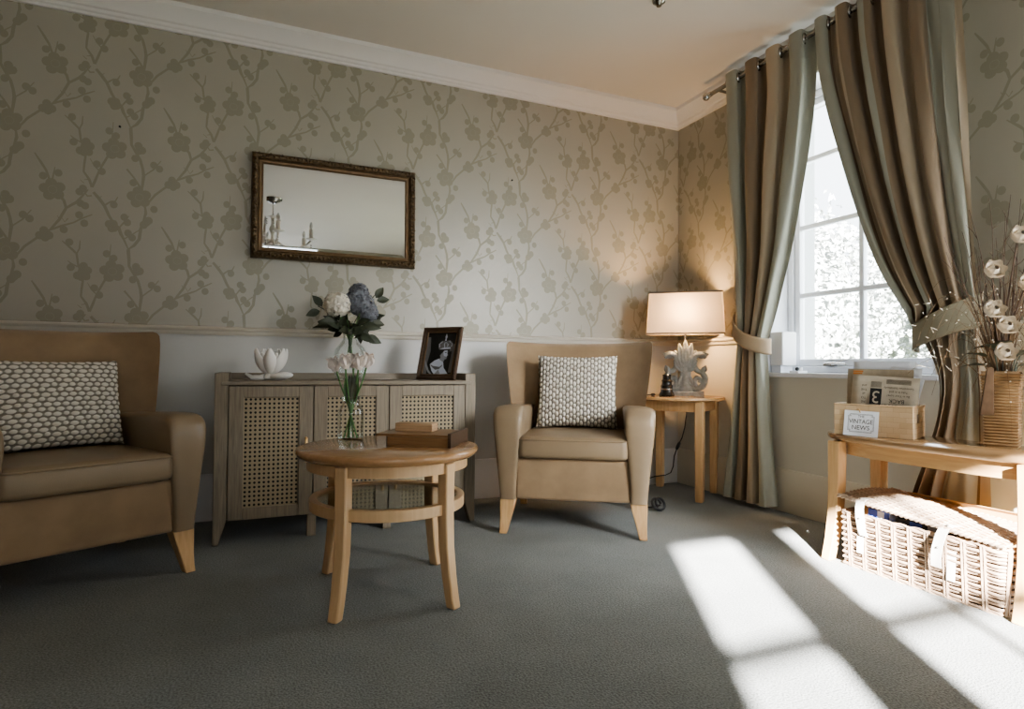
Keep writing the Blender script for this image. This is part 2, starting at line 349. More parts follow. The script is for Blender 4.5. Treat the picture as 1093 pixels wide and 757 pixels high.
# front wall (behind the viewer) with two sash openings that let the low sun in
FW=[(-3.585,-3.20,.70,2.20),(-2.955,-1.93,.70,2.20)]
mb=MB()
xs=[LX-.1,FW[0][0],FW[0][1],FW[1][0],FW[1][1],0]
for a,b in ((0,1),(2,3),(4,5)): mb.box(xs[a],xs[b],FY-.05,FY,0,CZ)
for x0,x1,z0,z1 in FW: mb.box(x0,x1,FY-.05,FY,0,z0); mb.box(x0,x1,FY-.05,FY,z1,CZ)
struct(mb.build('wall_front',M['motif'],smooth=False))
for k,(x0,x1,z0,z1) in enumerate(FW):
    w=struct(bpy.data.objects.new('window_%d'%(k+2),None)); COL.objects.link(w); w.location=(0,0,0)
    mb=MB(); t=.012
    mb.box(x0,x0+t,FY-.06,FY+.005,z0,z1); mb.box(x1-t,x1,FY-.06,FY+.005,z0,z1); mb.box(x0,x1,FY-.06,FY+.005,z0,z0+.05); mb.box(x0,x1,FY-.06,FY+.005,z1-t,z1)
    mb.build('window_frame',M['winwhite'],w,smooth=False)
    mb=MB(); mb.box(x0,x1,FY-.035,FY-.005,1.705,1.755); mb.box(x0,x1,FY-.035,FY-.005,1.21,1.24)
    if k==1: mb.box(-2.605,-2.583,FY-.035,FY-.005,z0,z1)
    mb.build('glazing_bar',M['winwhite'],w,smooth=False)
    mb=MB(); mb.box(x0,x1,FY-.022,FY-.020,z0,z1); mb.build('pane',M['pane'],w,smooth=False)
# mouldings
def mould(name,prof,runs,mat):
    mb=MB()
    for a,b,fn in runs:
        mb.loft([[fn(d,z,t) for d,z in prof] for t in (a,b)],True,True)
    return struct(mb.build(name,mat,fixn=True,angle=30))
bk=lambda d,z,t:(t,-d-.0005,z)
rt=lambda d,z,t:(-d-.0005,t,z)
corn=[(0,2.486),(.014,2.486),(.018,2.497),(.026,2.503),(.03,2.515),(.042,2.52),(.05,2.535),(.085,2.572),(.092,2.577),(.094,2.5995),(0,2.5995)]
mould('trim_1',corn,[(LX,-.0,bk)],M['cornice'])
mould('trim_2',corn,[(0,FY,rt)],M['cornice'])
rail=[(0,.953),(.010,.953),(.014,.963),(.014,.972),(.022,.975),(.026,.984),(.022,.991),(.006,.996),(0,.996)]
mould('trim_3',rail,[(LX,0,bk)],M['rail'])
mould('trim_4',rail,[(0,-.74,rt)],M['rail'])
mould('trim_5',rail,[(-1.82,RW[1]+.02,rt)],M['rail'])
bb=[(0,0.001),(.018,.001),(.018,.20),(.014,.208),(.014,.222),(.006,.236),(0,.238)]
mould('baseboard_back',bb,[(LX,0,bk)],M['skirt'])
mould('baseboard_right',bb,[(0,FY,rt)],M['skirt_cream'])
# window in the right wall
w=struct(bpy.data.objects.new('window_1',None)); COL.objects.link(w); w.location=(0,0,0)
mb=MB(); t=.012
mb.box(.002,.395,WY1-t,WY1-.001,WZ0,WZ1); mb.box(.002,.395,WY0+.001,WY0+t,WZ0,WZ1); mb.box(.002,.395,WY0,WY1,WZ1-t,WZ1-.001)
mb.build('window_lining',M['winwhite'],w,smooth=False)
mb=MB(); mb.box(-.035,.20,WY0-.03,WY1+.03,WZ0-.022,WZ0+.003); mb.build('sill',M['winwhite'],w,bevel=.005)
GX=.20; ya,yb=WY0+.012,WY1-.012
mb=MB()
mb.box(GX-.03,GX+.05,yb-.035,yb,WZ0,WZ1-.012); mb.box(GX-.03,GX+.05,ya,ya+.035,WZ0,WZ1-.012)
mb.box(GX-.03,GX+.05,ya,yb,WZ0+.003,WZ0+.04); mb.box(GX-.03,GX+.05,ya,yb,WZ1-.05,WZ1-.012)
mb.build('window_frame',M['winwhite'],w,bevel=.006)
mb=MB()   # sash
sy0,sy1=ya+.035,yb-.035; sz0,sz1=WZ0+.04,WZ1-.05
mb.box(GX-.012,GX+.03,sy1-.035,sy1,sz0,sz1); mb.box(GX-.012,GX+.03,sy0,sy0+.035,sz0,sz1)
mb.box(GX-.012,GX+.03,sy0+.035,sy1-.035,sz0,sz0+.042); mb.box(GX-.012,GX+.03,sy0+.035,sy1-.035,sz1-.035,sz1)
mb.build('sash',M['winwhite'],w,bevel=.005)
my=-1.262
mb=MB(); mb.box(GX-.008,GX+.026,my-.014,my+.014,sz0+.02,sz1-.02); mb.build('glazing_bar',M['winwhite'],w,bevel=.005)
for z in (1.228,1.625,2.015):
    mb=MB(); mb.box(GX-.007,GX+.025,sy0+.02,sy1-.02,z-.014,z+.014); mb.build('glazing_bar',M['winwhite'],w,bevel=.005)
mb=MB(); mb.box(GX+.008,GX+.012,sy0+.02,sy1-.02,sz0+.02,sz1-.02); mb.build('pane',M['pane'],w,smooth=False)
mb=MB(); mb.box(GX-.06,GX-.012,-1.12,-1.07,WZ0+.042,WZ0+.052); mb.tube([(GX-.05,-1.07,WZ0+.055),(GX-.055,-1.13,WZ0+.058),(GX-.05,-1.20,WZ0+.052)],.006); mb.build('window_stay',M['steel'],w)
w=struct(bpy.data.objects.new('window_4',None)); COL.objects.link(w); w.location=(0,0,0)
mb=MB(); y0,y1,z0,z1=RW; t=.05
mb.box(.18,.25,y0,y0+t,z0,z1); mb.box(.18,.25,y1-t,y1,z0,z1); mb.box(.18,.25,y0,y1,z0,z0+t); mb.box(.18,.25,y0,y1,z1-t,z1); mb.box(.19,.24,(y0+y1)/2-.015,(y0+y1)/2+.015,z0,z1)
for z in (1.16,1.54,1.92): mb.box(.19,.24,y0,y1,z-.015,z+.015)
mb.build('window_frame',M['winwhite'],w,smooth=False)
mb=MB(); mb.box(.21,.213,y0,y1,z0,z1); mb.build('pane',M['pane'],w,smooth=False)
# ---------------------------------------------------------------- outdoors beyond the window
mb=MB(); mb.box(.45,30,-14,22,-.3,-.25); struct(mb.build('ground_outside',plain('lawn',(.30,.34,.22),rough=.9,noise=.3,nscale=2)))
M['ivy']=plain('pale_sunlit_foliage',(.36,.38,.37),rough=.4,noise=.55,nscale=2.2)
M['ivytrunk']=plain('bark',(.22,.18,.14),rough=.9)
def shrub(loc,rx,ry,h,n,label,seed):
    rnd=random.Random(seed); t=thing('garden_shrub',label,'shrub',loc,0,'shrubs outside the window')
    mb=MB()
    for k in range(7):
        a=2*PI*k/7; mb.tube([(0,0,0),(.25*rx*math.cos(a),.25*ry*math.sin(a),h*.35),(.6*rx*math.cos(a),.6*ry*math.sin(a),h*.72)],[.05,.035,.012],6)
    mb.build('stem',M['ivytrunk'],t)
    mb=MB()
    mb.sphere((0,0,h*.48),1,20,12,(rx*.78,ry*.78,h*.44))
    for i in range(len(mb.v)):
        x,y,z=mb.v[i]; k=1+.16*math.sin(9*x+4*z)*math.cos(7*y-5*z); mb.v[i]=(x*k,y*k,h*.48+(z-h*.48)*k)
    for k in range(n):
        a=rnd.uniform(0,2*PI); ph=math.asin(rnd.uniform(-.7,1)); r=rnd.uniform(.80,1.08)*(1+.13*math.sin(5*a+3*ph)*math.cos(7*ph+a))
        c=V(rx*r*math.cos(a)*math.cos(ph),ry*r*math.sin(a)*math.cos(ph),h*.5+h*.5*r*math.sin(ph))
        if c.z<.05: continue
        q=Quaternion((rnd.gauss(0,1),rnd.gauss(0,1),rnd.gauss(0,1),rnd.gauss(0,1))).normalized()
        s=rnd.uniform(.025,.06)
        mb.poly([c+q@V(*p)*s for p in((-1,0,0),(-.3,-.55,.15),(.5,-.4,.1),(1.1,0,-.1),(.5,.4,.1),(-.3,.55,.15))])
    mb.build('foliage',M['ivy'],t,smooth=False)
shrub((4.4,3.1,-.25),1.3,1.35,3.3,8000,'large pale sunlit leafy shrub seen through the left panes',3)
shrub((6.9,1.45,-.25),1.3,1.3,3.5,8000,'pale sunlit shrub seen through the right panes',5)
shrub((9.6,4.2,-.25),1.6,1.6,4.2,5000,'farther pale shrub glimpsed between the two nearer ones outside',8)
# ---------------------------------------------------------------- curtains
def curtmat(name,stops):
    m,nt,b=newmat(name); uv=N(nt,'ShaderNodeUVMap'); sp=N(nt,'ShaderNodeSeparateXYZ'); nt.links.new(uv.outputs['UV'],sp.inputs[0])
    r=N(nt,'ShaderNodeValToRGB'); r.color_ramp.interpolation='CONSTANT'
    e=r.color_ramp.elements
    for i,(p,c) in enumerate(stops):
        if i<2: e[i].position=p; e[i].color=rgba(c)
        else:
            q=e.new(p); q.color=rgba(c)
    nt.links.new(sp.outputs['X'],r.inputs['Fac'])
    tc=N(nt,'ShaderNodeTexCoord'); n=N(nt,'ShaderNodeTexNoise'); n.inputs['Scale'].default_value=500
    nt.links.new(tc.outputs['Object'],n.inputs['Vector'])
    bp=N(nt,'ShaderNodeBump'); bp.inputs['Strength'].default_value=.15; bp.inputs['Distance'].default_value=.003
    nt.links.new(n.outputs['Fac'],bp.inputs['Height']); nt.links.new(bp.outputs['Normal'],b.inputs['Normal'])
    nt.links.new(r.outputs['Color'],b.inputs['Base Color']); b.inputs['Roughness'].default_value=.8; b.inputs['Specular IOR Level'].default_value=.2
    b.inputs['Sheen Weight'].default_value=.15
    return m
GR=(.39,.39,.325); BR=(.29,.222,.155); TN=(.49,.41,.305); CR=(.50,.44,.34); DK=(.20,.135,.08)
matL=curtmat('striped_curtain_left',[(0,GR),(.25,DK),(.285,CR),(.325,BR),(.545,DK),(.58,TN),(.79,DK),(.81,GR)])
matR=curtmat('striped_curtain_right',[(0,GR),(.12,DK),(.13,TN),(.24,BR),(.39,GR),(.42,BR),(.55,TN),(.67,BR),(.795,GR),(.955,DK),(.963,TN)])
ZT=2.555; ZR=2.51; XC=-.155
def curtain(name,label,mat,ylT,yrT,ampT,xcT,n,flat,tie,gT=None):
    t=thing(name,label,'curtain',(0,0,0))
    z0=.03
    def fn(u,v):
        z=lerp(ZT,z0,v); yl=interp_s(ylT,z); yr=interp_s(yrT,z)
        amp=interp_s(ampT,z); xc=interp_s(xcT,z)
        if flat: amp*=1-.85*sm((u-.78)/.06)
        ph=2*PI*(u*n-.5)
        w=math.cos(ph)
        w=math.copysign(abs(w)**.75,w)
        rip=.006*math.sin(13*u*n+6*z)*sm((ZT-z)/.5)
        g=interp(gT,z) if gT else 1
        y=lerp(yl,yr,u**g)+ (yr-yl)/n*.12*math.sin(2*ph)*(1 if g<1.2 else 0)
        return (xc-amp*w+rip,y,z)
    mb=MB(); mb.grid(fn,n*26,90)
    mb.build('fabric_panel',mat,t,angle=80)
    # eyelet rings on the pole
    for k in range(n*2):
        u=(k+.5)/(n*2)*1.0; y=lerp(interp(ylT,ZR),interp(yrT,ZR),u)
        if flat and u>.8: continue
        mb=MB(); R=.026
        mb.tube([(XC+R*math.cos(a)*math.cos(.9*(1 if k%2 else -1)),y+R*math.cos(a)*math.sin(.9*(1 if k%2 else -1))*.4,ZR+R*math.sin(a)) for a in [2*PI*i/20 for i in range(20)]],.006,6,closed=True)
        mb.build('eyelet_ring',M['chrome'],t)
    tie(t); return t
tL=[(.03,-.575),(.6,-.63),(.93,-.675),(1.07,-.685),(1.4,-.67),(1.8,-.655),(2.56,-.63)]
tR=[(.03,-.945),(.4,-.91),(.7,-.885),(.93,-.865),(1.0,-.885),(1.2,-.97),(1.5,-1.085),(1.93,-1.19),(2.3,-1.25),(2.56,-1.25)]
aL=[(.03,.042),(.6,.03),(.93,.028),(1.1,.033),(1.8,.036),(2.56,.036)]
xL=[(.03,-.10),(.93,-.085),(1.3,-.11),(2.0,-.145),(2.56,XC)]
def band(fn,t,mat,nu=40,nv=6):
    mb=MB(); mb.grid(fn,nu,nv); o=mb.build('tie_back',mat,t,angle=80)
    s=o.modifiers.new('thick','SOLIDIFY'); s.thickness=.006
def tieL(t):
    def fn(u,v):   # loop from the wall hook at left, round the front, back to the reveal at right
        a=lerp(PI*.06,PI*1.03,u); y=-.775+.125*math.cos(a); x=-.075-.085*math.sin(a)
        z=.925+.17*(1-u)**1.3-.03*math.sin(PI*u)+lerp(.045,-.045,v)
        return (min(x,-.03),y,z)
    band(fn,t,M['tie'])
curtain('curtain','striped curtain on the left of the window, tied back beside the lamp',matL,tL,tR,aL,xL,4,False,tieL)
sL=[(.03,-1.69),(.25,-1.73),(.45,-1.795),(.62,-1.84),(.76,-1.845),(.89,-1.80),(.985,-1.735),(1.26,-1.58),(1.52,-1.48),(1.87,-1.385),(2.29,-1.285),(2.56,-1.265)]
sR=[(.03,-2.035),(.54,-2.02),(1.15,-1.985),(2.56,-1.96)]
aR=[(.03,.034),(.5,.018),(.9,.022),(1.3,.034),(2.56,.036)]
xR=[(.03,-.10),(.93,-.09),(1.3,-.11),(2.0,-.14),(2.56,XC)]
def tieR(t):
    def fn(u,v):
        # wide band sweeping from the wall (right, high) round the gathered cloth (left, low)
        y=lerp(-1.995,-1.715,u); zt=lerp(1.115,.985,u**.9); zb=lerp(.97,.875,u**1.3)
        bul=.055*math.sin(PI*min(1,u*1.0))**.7
        x=-.075-bul-.03*u
        if u>.92: x+= .06*(u-.92)/.08
        return (x-.045*(1-abs(2*u-1))*0,y-.03*0,lerp(zt,zb,v))
    band(fn,t,M['tiegreen'])
curtain('curtain','large striped curtain on the right of the window behind the dried flowers',matR,sL,sR,aR,xR,6,True,tieR,[(.03,4.8),(.6,4.8),(.86,3.0),(1.06,1.0)])
t=thing('curtain_rod','dark metal curtain pole with ball end above the window','curtain rod',(XC,-.47,ZR))
mb=MB(); mb.tube([(0,-.03,0),(0,-1.75,0)],.0125,12); mb.build('rod',M['chrome'],t)
for s,yy in ((1,0),(-1,-1.78)):
    mb=MB(); mb.sphere((0,yy,0),.024,16,10); mb.tube([(0,yy-s*.02,0),(0,yy-s*.035,0),(0,yy-s*.05,0)],[.010,.017,.014],12); mb.build('finial',M['steel'],t)
for yy in (-.10,-1.66):
    mb=MB(); mb.tube([(.153,yy,.0),(.0,yy,0)],.009,8); mb.tube([(.153,yy,0),(.146,yy,0)],.028,16); mb.build('bracket',M['chrome'],t)
# white sensor box on the window reveal
t=thing('sensor_box','white plastic box on the window sill against the left reveal','box',(.028,-.895,WZ0+.003))
mb=MB(); mb.box(0,.11,0,.09,.04,.235); mb.build('casing',M['plastic'],t,bevel=.006)
mb=MB(); mb.box(.01,.10,.02,.088,0,.04); mb.build('mounting_foot',M['winwhite'],t,bevel=.003)
t=thing('window_catch','small white catch with dark knob lying on the window sill','window catch',(.03,-.99,WZ0+.003))
mb=MB(); mb.box(-.02,.05,-.03,.03,0,.012); mb.tube([(.03,0,.012),(.03,0,.03)],.012); mb.build('catch_body',M['plastic'],t)
mb=MB(); mb.sphere((-.005,-.01,.022),.011); mb.build('knob',M['black'],t)
# ---------------------------------------------------------------- armchairs
def armchair(label,loc,rz):
    t=thing('armchair',label,'armchair',loc,rz,'tan high-backed armchairs')
    # seat base / front rail
    mb=MB(); mb.box(-.275,.275,.012,.60,.162,.362); mb.build('seat_base',M['suede'],t,bevel=.014,seg=3)
    # seat cushion
    mb=MB(); rings=[]
    for z,ins in ((.366,.012),(.372,.004),(.385,0),(.44,0),(.455,.004),(.463,.014),(.468,.035),(.474,.10),(.478,.2)):
        rings.append([(x,y,z) for x,y in rrect(.528-2*ins,.575-2*ins,.035,5,0,.268)])
    mb.loft(rings); mb.build('seat_cushion',M['leather'],t,angle=60)
    mb=MB(); P=[(x,y,.453) for x,y in rrect(.526,.573,.035,5,0,.268)]
    mb.tube(P,.004,6,closed=True); mb.build('piping',M['leather'],t)
    # arms: side profile swept across the arm's width, inner edge rolling over the seat
    prof=[(.0,.162),(-.004,.25),(-.010,.36),(-.016,.45),(-.018,.52),(-.012,.565),(.004,.592),(.03,.607),(.065,.612),(.15,.610),(.28,.603),(.42,.596),(.56,.592),(.66,.59),(.665,.40),(.66,.162)]
    for s,nm in ((-1,'arm'),(1,'arm')):
        mb=MB(); rings=[]
        for k,(w,ins) in enumerate(((0,.020),(.03,.010),(.10,.003),(.22,0),(.60,0),(.82,.003),(.93,.009),(.98,.016),(1,.024))):
            ring=[]
            for y,z in prof:
                tt=(z-.162)/.45
                xi=.272-.030*sm(tt)*(1 if tt>.0 else 0); xo=.348+.040*tt
                x=lerp(xi,xo,w)
                cz=.40; cy=.33
                zz=z-(ins if z>.5 else 0)*(1.0 if w<.5 else 1.0)
                yy=y+(ins*.55 if y<.2 else 0)
                ring.append((s*x,yy,zz))
            rings.append(ring)
        mb.loft(rings if s>0 else rings[::-1]); mb.build(nm,M['leather'],t,angle=50,fixn=True)
        # welt along the front edge of the arm
        mb=MB(); mb.tube([(s*(.272-.030*sm((z-.162)/.45)+.014),y+.009,z-(.018 if z>.5 else 0)) for y,z in prof[:11]],.0035,6); mb.build('arm_welt',M['leather'],t)
    # winged back
    mb=MB(); rings=[]
    rows=[(.17,.300,0,0),(.30,.325,0,0),(.45,.345,.0,0),(.60,.362,.0,0),(.72,.380,0,0),(.82,.393,0,0),(.89,.400,0,.002),(.925,.402,.006,.008),(.938,.398,.018,.016),(.945,.388,.034,.03)]
    NS=28
    for z,hw,ins,dr in rows:
        yb=.505+.115*((z-.40)/.55 if z>.40 else 0)
        fr=[];bkk=[]
        for i in range(NS+1):
            u=-1+2*i/NS
            au=abs(u); wing=.145*au**3.2*sm((z-.3)/.3)
            x=hw*u
            zz=z-.010*(1-u*u)*(1 if z>.9 else 0)-dr*.0
            fr.append((x,yb-wing+ins,zz)); 
            bkk.append((x*(1.0),yb+.115-wing*.62-ins,zz))
        rings.append(fr+bkk[::-1])
    mb.loft(rings); mb.build('backrest',M['suede'],t,bevel=.018,seg=3,angle=50,fixn=True)
    # legs
    for s in (-1,1):
        mb=MB(); rings=[]
        for z,xo,w,y0,d in ((.165,.350,.080,.010,.070),(.12,.349,.068,.007,.062),(.07,.347,.052,.002,.050),(.03,.347,.042,-.004,.042),(0,.349,.037,-.010,.037)):
            rings.append([(s*(xo-w),y0,z),(s*xo,y0,z),(s*xo,y0+d,z),(s*(xo-w),y0+d,z)])
        mb.loft(rings); mb.build('leg',M['beech_pale'],t,bevel=.004,fixn=True)
        mb=MB(); rings=[]
        for z,y0,d in ((.17,.56,.06),(.08,.585,.045),(0,.63,.036)):
            rings.append([(s*.30,y0,z),(s*.34,y0,z),(s*.34,y0+d,z),(s*.30,y0+d,z)])
        mb.loft(rings); mb.build('leg',M['beech_pale'],t,bevel=.004,fixn=True)
    return t
CH2=((-1.359,-.945,0),math.atan2(-.532,.846)); CH1=((-3.256,-.996,0),math.atan2(.493,.870))
ch2=armchair('tan leather armchair beside the glowing lamp table in the corner',*CH2)
ch1=dup(ch2,CH1[0],CH1[1],'tan leather armchair in shadow at the left edge, beside the sideboard')
# ---------------------------------------------------------------- woven cushions
def cushmat():
    m,nt,b=newmat('chunky_weave'); a=N(nt,'ShaderNodeAttribute'); a.attribute_name='Col'
    r=N(nt,'ShaderNodeValToRGB'); r.color_ramp.elements[0].position=.10; r.color_ramp.elements[1].position=.55
    r.color_ramp.elements[0].color=(.21,.19,.15,1); r.color_ramp.elements[1].color=(.70,.655,.57,1)
    nt.links.new(a.outputs['Fac'],r.inputs['Fac']); nt.links.new(r.outputs['Color'],b.inputs['Base Color']); b.inputs['Roughness'].default_value=.9
    b.inputs['Specular IOR Level'].default_value=.15
    return m
M['weave']=cushmat()
def cushion(name,label,w,h,T,horiz,loc,rot):
    # lies in local XZ, bulging along Y; origin at bottom middle
    mb=MB(); mb.col=[]
    nu,nv=(150,150)
    pr,pc=.0185,.029
    for side in (-1,1):
        o=len(mb.v)
        for j in range(nv+1):
            for i in range(nu+1):
                u=-1+2*i/nu; v=-1+2*j/nv
                pin=1-.045*(1-abs(v)**2)*abs(u)**6; pin2=1-.06*(1-abs(u)**2)*abs(v)**6
                x=u*w/2*pin; z=v*h/2*pin2
                f=max(0,(1-abs(u)**2.6))*max(0,(1-abs(v)**2.6)); th=T*f**.42
                a,b=(x,z) if horiz else (z,x)
                r=b/pr; k=math.floor(r); fr=r-k; c=a/pc+.5*(k%2)+.08*math.sin(k*2.3); fc=c-math.floor(c)
                jit=.09*math.sin(k*12.9+math.floor(c)*78.2); bob=max(0,1-((fr-.52+jit)/.47)**2-((fc-.5)/(.41+jit))**2)**.6
                cord=.28*max(0,math.sin(PI*fr))
                hgt=max(bob,cord)
                e=min(1,(1-max(abs(u),abs(v)))*9)
                rim=.004*hgt
                x2=x*(1+ .012*hgt*(abs(u)**10)); z2=z*(1+.012*hgt*abs(v)**10)
                mb.v.append((x2,side*(th+.0075*hgt*(.4+.6*e)+.002),z2+h/2)); mb.col.append(min(1,bob*(.85+1.2*jit)+.18*max(0,math.sin(PI*fr))))
        for j in range(nv):
            for i in range(nu):
                a=o+j*(nu+1)+i; q=[a,a+1,a+nu+2,a+nu+1]
                mb.f.append(q if side<0 else q[::-1]); mb.m.append(0)
    n1=(nu+1)*(nv+1)
    edge=[i for i in range(nu+1)]+[j*(nu+1)+nu for j in range(1,nv+1)]+[nv*(nu+1)+i for i in range(nu-1,-1,-1)]+[j*(nu+1) for j in range(nv-1,0,-1)]
    for k in range(len(edge)):
        a=edge[k]; b=edge[(k+1)%len(edge)]; mb.f.append([b,a,a+n1,b+n1]); mb.m.append(0)
    o=mb.build(name,M['weave'],None,angle=180); o.location=loc; o.rotation_euler=rot
    tag(o,label,'cushion','woven cushions'); return o
def in_chair(ch,x,y,z):
    (lx,ly,lz),rz=ch; c,s=math.cos(rz),math.sin(rz); return (lx+x*c-y*s,ly+x*s+y*c,lz+z)
cushion('woven_cushion','chunky cream and grey woven cushion upright on the armchair by the lamp',.43,.395,.062,False,in_chair(CH2,-.003,.385,.474),(-.20,0,CH2[1]))
cushion('woven_cushion','chunky cream and grey woven cushion on the shadowed armchair at the left edge',.43,.345,.065,True,in_chair(CH1,.01,.36,.474),(-.22,.0,CH1[1]+.05))
# ---------------------------------------------------------------- sideboard
def rattan():
    m,nt,b=newmat('rattan_cane'); tc=N(nt,'ShaderNodeTexCoord')
    mp=N(nt,'ShaderNodeVectorMath',operation='SCALE'); mp.inputs['Scale'].default_value=1/.0198
    nt.links.new(tc.outputs['Object'],mp.inputs[0])
    fr=N(nt,'ShaderNodeVectorMath',operation='FRACTION'); nt.links.new(mp.outputs[0],fr.inputs[0])
    sb=N(nt,'ShaderNodeVectorMath',operation='SUBTRACT'); sb.inputs[1].default_value=(.5,.5,.5); nt.links.new(fr.outputs[0],sb.inputs[0])
    ml=N(nt,'ShaderNodeVectorMath',operation='MULTIPLY'); ml.inputs[1].default_value=(1,0,1); nt.links.new(sb.outputs[0],ml.inputs[0])
    ln=N(nt,'ShaderNodeVectorMath',operation='LENGTH'); nt.links.new(ml.outputs[0],ln.inputs[0])
    r=N(nt,'ShaderNodeValToRGB'); r.color_ramp.elements[0].position=.24; r.color_ramp.elements[1].position=.29
    r.color_ramp.elements[0].color=(.012,.010,.008,1); r.color_ramp.elements[1].color=(.36,.295,.20,1)
    nt.links.new(ln.outputs['Value'],r.inputs['Fac']); nt.links.new(r.outputs['Color'],b.inputs['Base Color'])
    bp=N(nt,'ShaderNodeBump'); bp.inputs['Strength'].default_value=.6; bp.inputs['Distance'].default_value=.004
    nt.links.new(r.outputs['Color'],bp.inputs['Height']); nt.links.new(bp.outputs['Normal'],b.inputs['Normal'])
    b.inputs['Roughness'].default_value=.7
    return m
M['rattan']=rattan()
# local: x along the front from the left foot, y back from the front plane, z up
S=thing('sideboard','grey-brown oak sideboard with three cane-panelled doors against the wall','sideboard',(-2.912,-.503,0))
SW=1.222; SD=.375
for x0,s in ((0,1),(SW,-1)):
    mb=MB()
    # tall end panel ending in a tapered foot
    front=[(0,.763),(.056,.763),(.056,.108),(.024,.0),(0,0)]
    r1=[(x0+s*x,.0,z) for x,z in front]; r2=[(x0+s*x,.05,z) for x,z in front]
    mb.loft([r1,r2]); mb.box(min(x0,x0+s*.026),max(x0,x0+s*.026),.05,SD-.05,.11,.763)
    r1=[(x0+s*x,SD-.05,z) for x,z in front]; r2=[(x0+s*x,SD,z) for x,z in front]; mb.loft([r1,r2])
    mb.build('end_panel',M['oak'],S,bevel=.003,fixn=True)
mb=MB(); mb.box(.026,SW-.026,-.004,SD-.012,.708,.727); mb.build('top_board',M['oak_x'],S,bevel=.002)
mb=MB(); mb.box(.026,SW-.026,SD-.012,SD,.12,.760); mb.build('back_panel',M['oak_x'],S,bevel=.002)
mb=MB(); mb.box(.056,SW-.056,.02,SD-.012,.11,.13); mb.build('bottom_board',M['oak_x'],S)
for x in (.418,.772):
    mb=MB(); mb.box(x-.012,x+.012,.024,SD-.02,.13,.708); mb.build('divider',M['oak'],S)
    mb=MB(); mb.box(x-.02,x+.02,.02,.06,.0,.11); mb.build('leg',M['oak'],S,bevel=.002)
for i,(x0,x1) in enumerate(((.058,.417),(.421,.771),(.775,SW-.058))):
    mb=MB(); z0,z1=.106,.704; fw_=.062; ft=.052
    mb.box(x0,x0+fw_,-.002,.02,z0,z1); mb.box(x1-fw_,x1,-.002,.02,z0,z1)
    mb.box(x0+fw_,x1-fw_,-.002,.02,z1-ft,z1); mb.box(x0+fw_,x1-fw_,-.002,.02,z0,z0+ft)
    d=mb.build('door',M['oak'],S,bevel=.0025)
    mb=MB(); mb.box(x0+fw_-.004,x1-fw_+.004,.006,.012,z0+ft-.004,z1-ft+.004); mb.build('cane_panel',M['rattan'],d,smooth=False)
    hx=x1-.030 if i<2 else x0+.030
    mb=MB(); mb.tube([(hx,.0,.462),(hx,-.022,.462),(hx,-.024,.456),(hx,-.024,.362),(hx,-.022,.356),(hx,.0,.356)],.006,8); mb.build('handle',M['brass'],d)
# ---------------------------------------------------------------- petals
def petal(mb,base,az,tilt,L,W,cup=.35,curl=.3,nu=6,nv=6,m=0,tip=.55):
    """az: heading, tilt: angle from vertical at the base"""
    base=Vector(base); out=V(math.cos(az),math.sin(az),0); side=V(-math.sin(az),math.cos(az),0)
    def fn(u,v):
        s=u*2-1; a=tilt-curl*v*1.0
        d=out*math.sin(a)+V(0,0,1)*math.cos(a); nrm=out*math.cos(a)-V(0,0,1)*math.sin(a)
        wv=W*(math.sin(PI*(v**tip)*.93+.06))*.5
        p=base+d*(L*v)-nrm*(cup*wv*s*s*1.4*-1)*-1 
        return p+side*(s*wv)
    mb.grid(fn,nu,nv,m)
# lotus ornament
t=thing('lotus_ornament','white porcelain open lotus flower ornament on the left of the sideboard','ornament',(-2.680,-.335,.727))
LRX=V(.92,-.39,0); LFX=V(.39,.92,0)
mb=MB(); mb.lathe([(.001,.004),(.03,.004),(.036,.014),(.03,.028),(.02,.04),(.001,.042)],20)
for path,rr in (([(0,0,.022),(-.04,-.02,.012),(-.075,-.03,.014),(-.105,-.03,.032)],[.016,.014,.011,.006]),):
    P=[LRX*a+LFX*b+V(0,0,z) for a,b,z in path]; Q=[]
    for k in range(13):
        u=k/12*3; q=min(2,int(u)); Q.append(lerp(P[q],P[q+1],sm(u-q)))
    mb.tube(Q,[interp([(0,.016),(.5,.013),(1,.006)],k/12) for k in range(13)],10)
o0=len(mb.v); mb.sphere((0,0,0),1,18,10,(.056,.034,.0185)); mb.xf(Matrix.Translation(LRX*.062+LFX*-.02+V(0,0,.021))@Matrix.Rotation(-.40,4,'Z')@Matrix.Rotation(-.10,4,'Y'),o0)
mb.build('base',M['porcelain'],t,angle=60)
def lpetal(th,tilt,L,W,curl,z=.03,tip=.75):
    az=th+math.atan2(-.39,.92); mb=MB(); petal(mb,(.010*math.cos(az),.010*math.sin(az),z),az,tilt,L,W,.55,curl,8,8,tip=tip)
    o=mb.build('petal',M['porcelain'],t,angle=180); s=o.modifiers.new('thick','SOLIDIFY'); s.thickness=.005; s.offset=0
    q=o.modifiers.new('sub','SUBSURF'); q.levels=1; q.render_levels=1
for k in range(3): lpetal(2*PI*k/3+.9,.28,.100,.058,.15,.035)
for k in range(5): lpetal(2*PI*k/5+.55,.80,.112,.066,.35)
for th in (PI*.98,PI*1.28,PI*1.60,PI*1.92,PI*.12,PI*.45,PI*.75): lpetal(th,1.28,.140,.070,.80,.028)
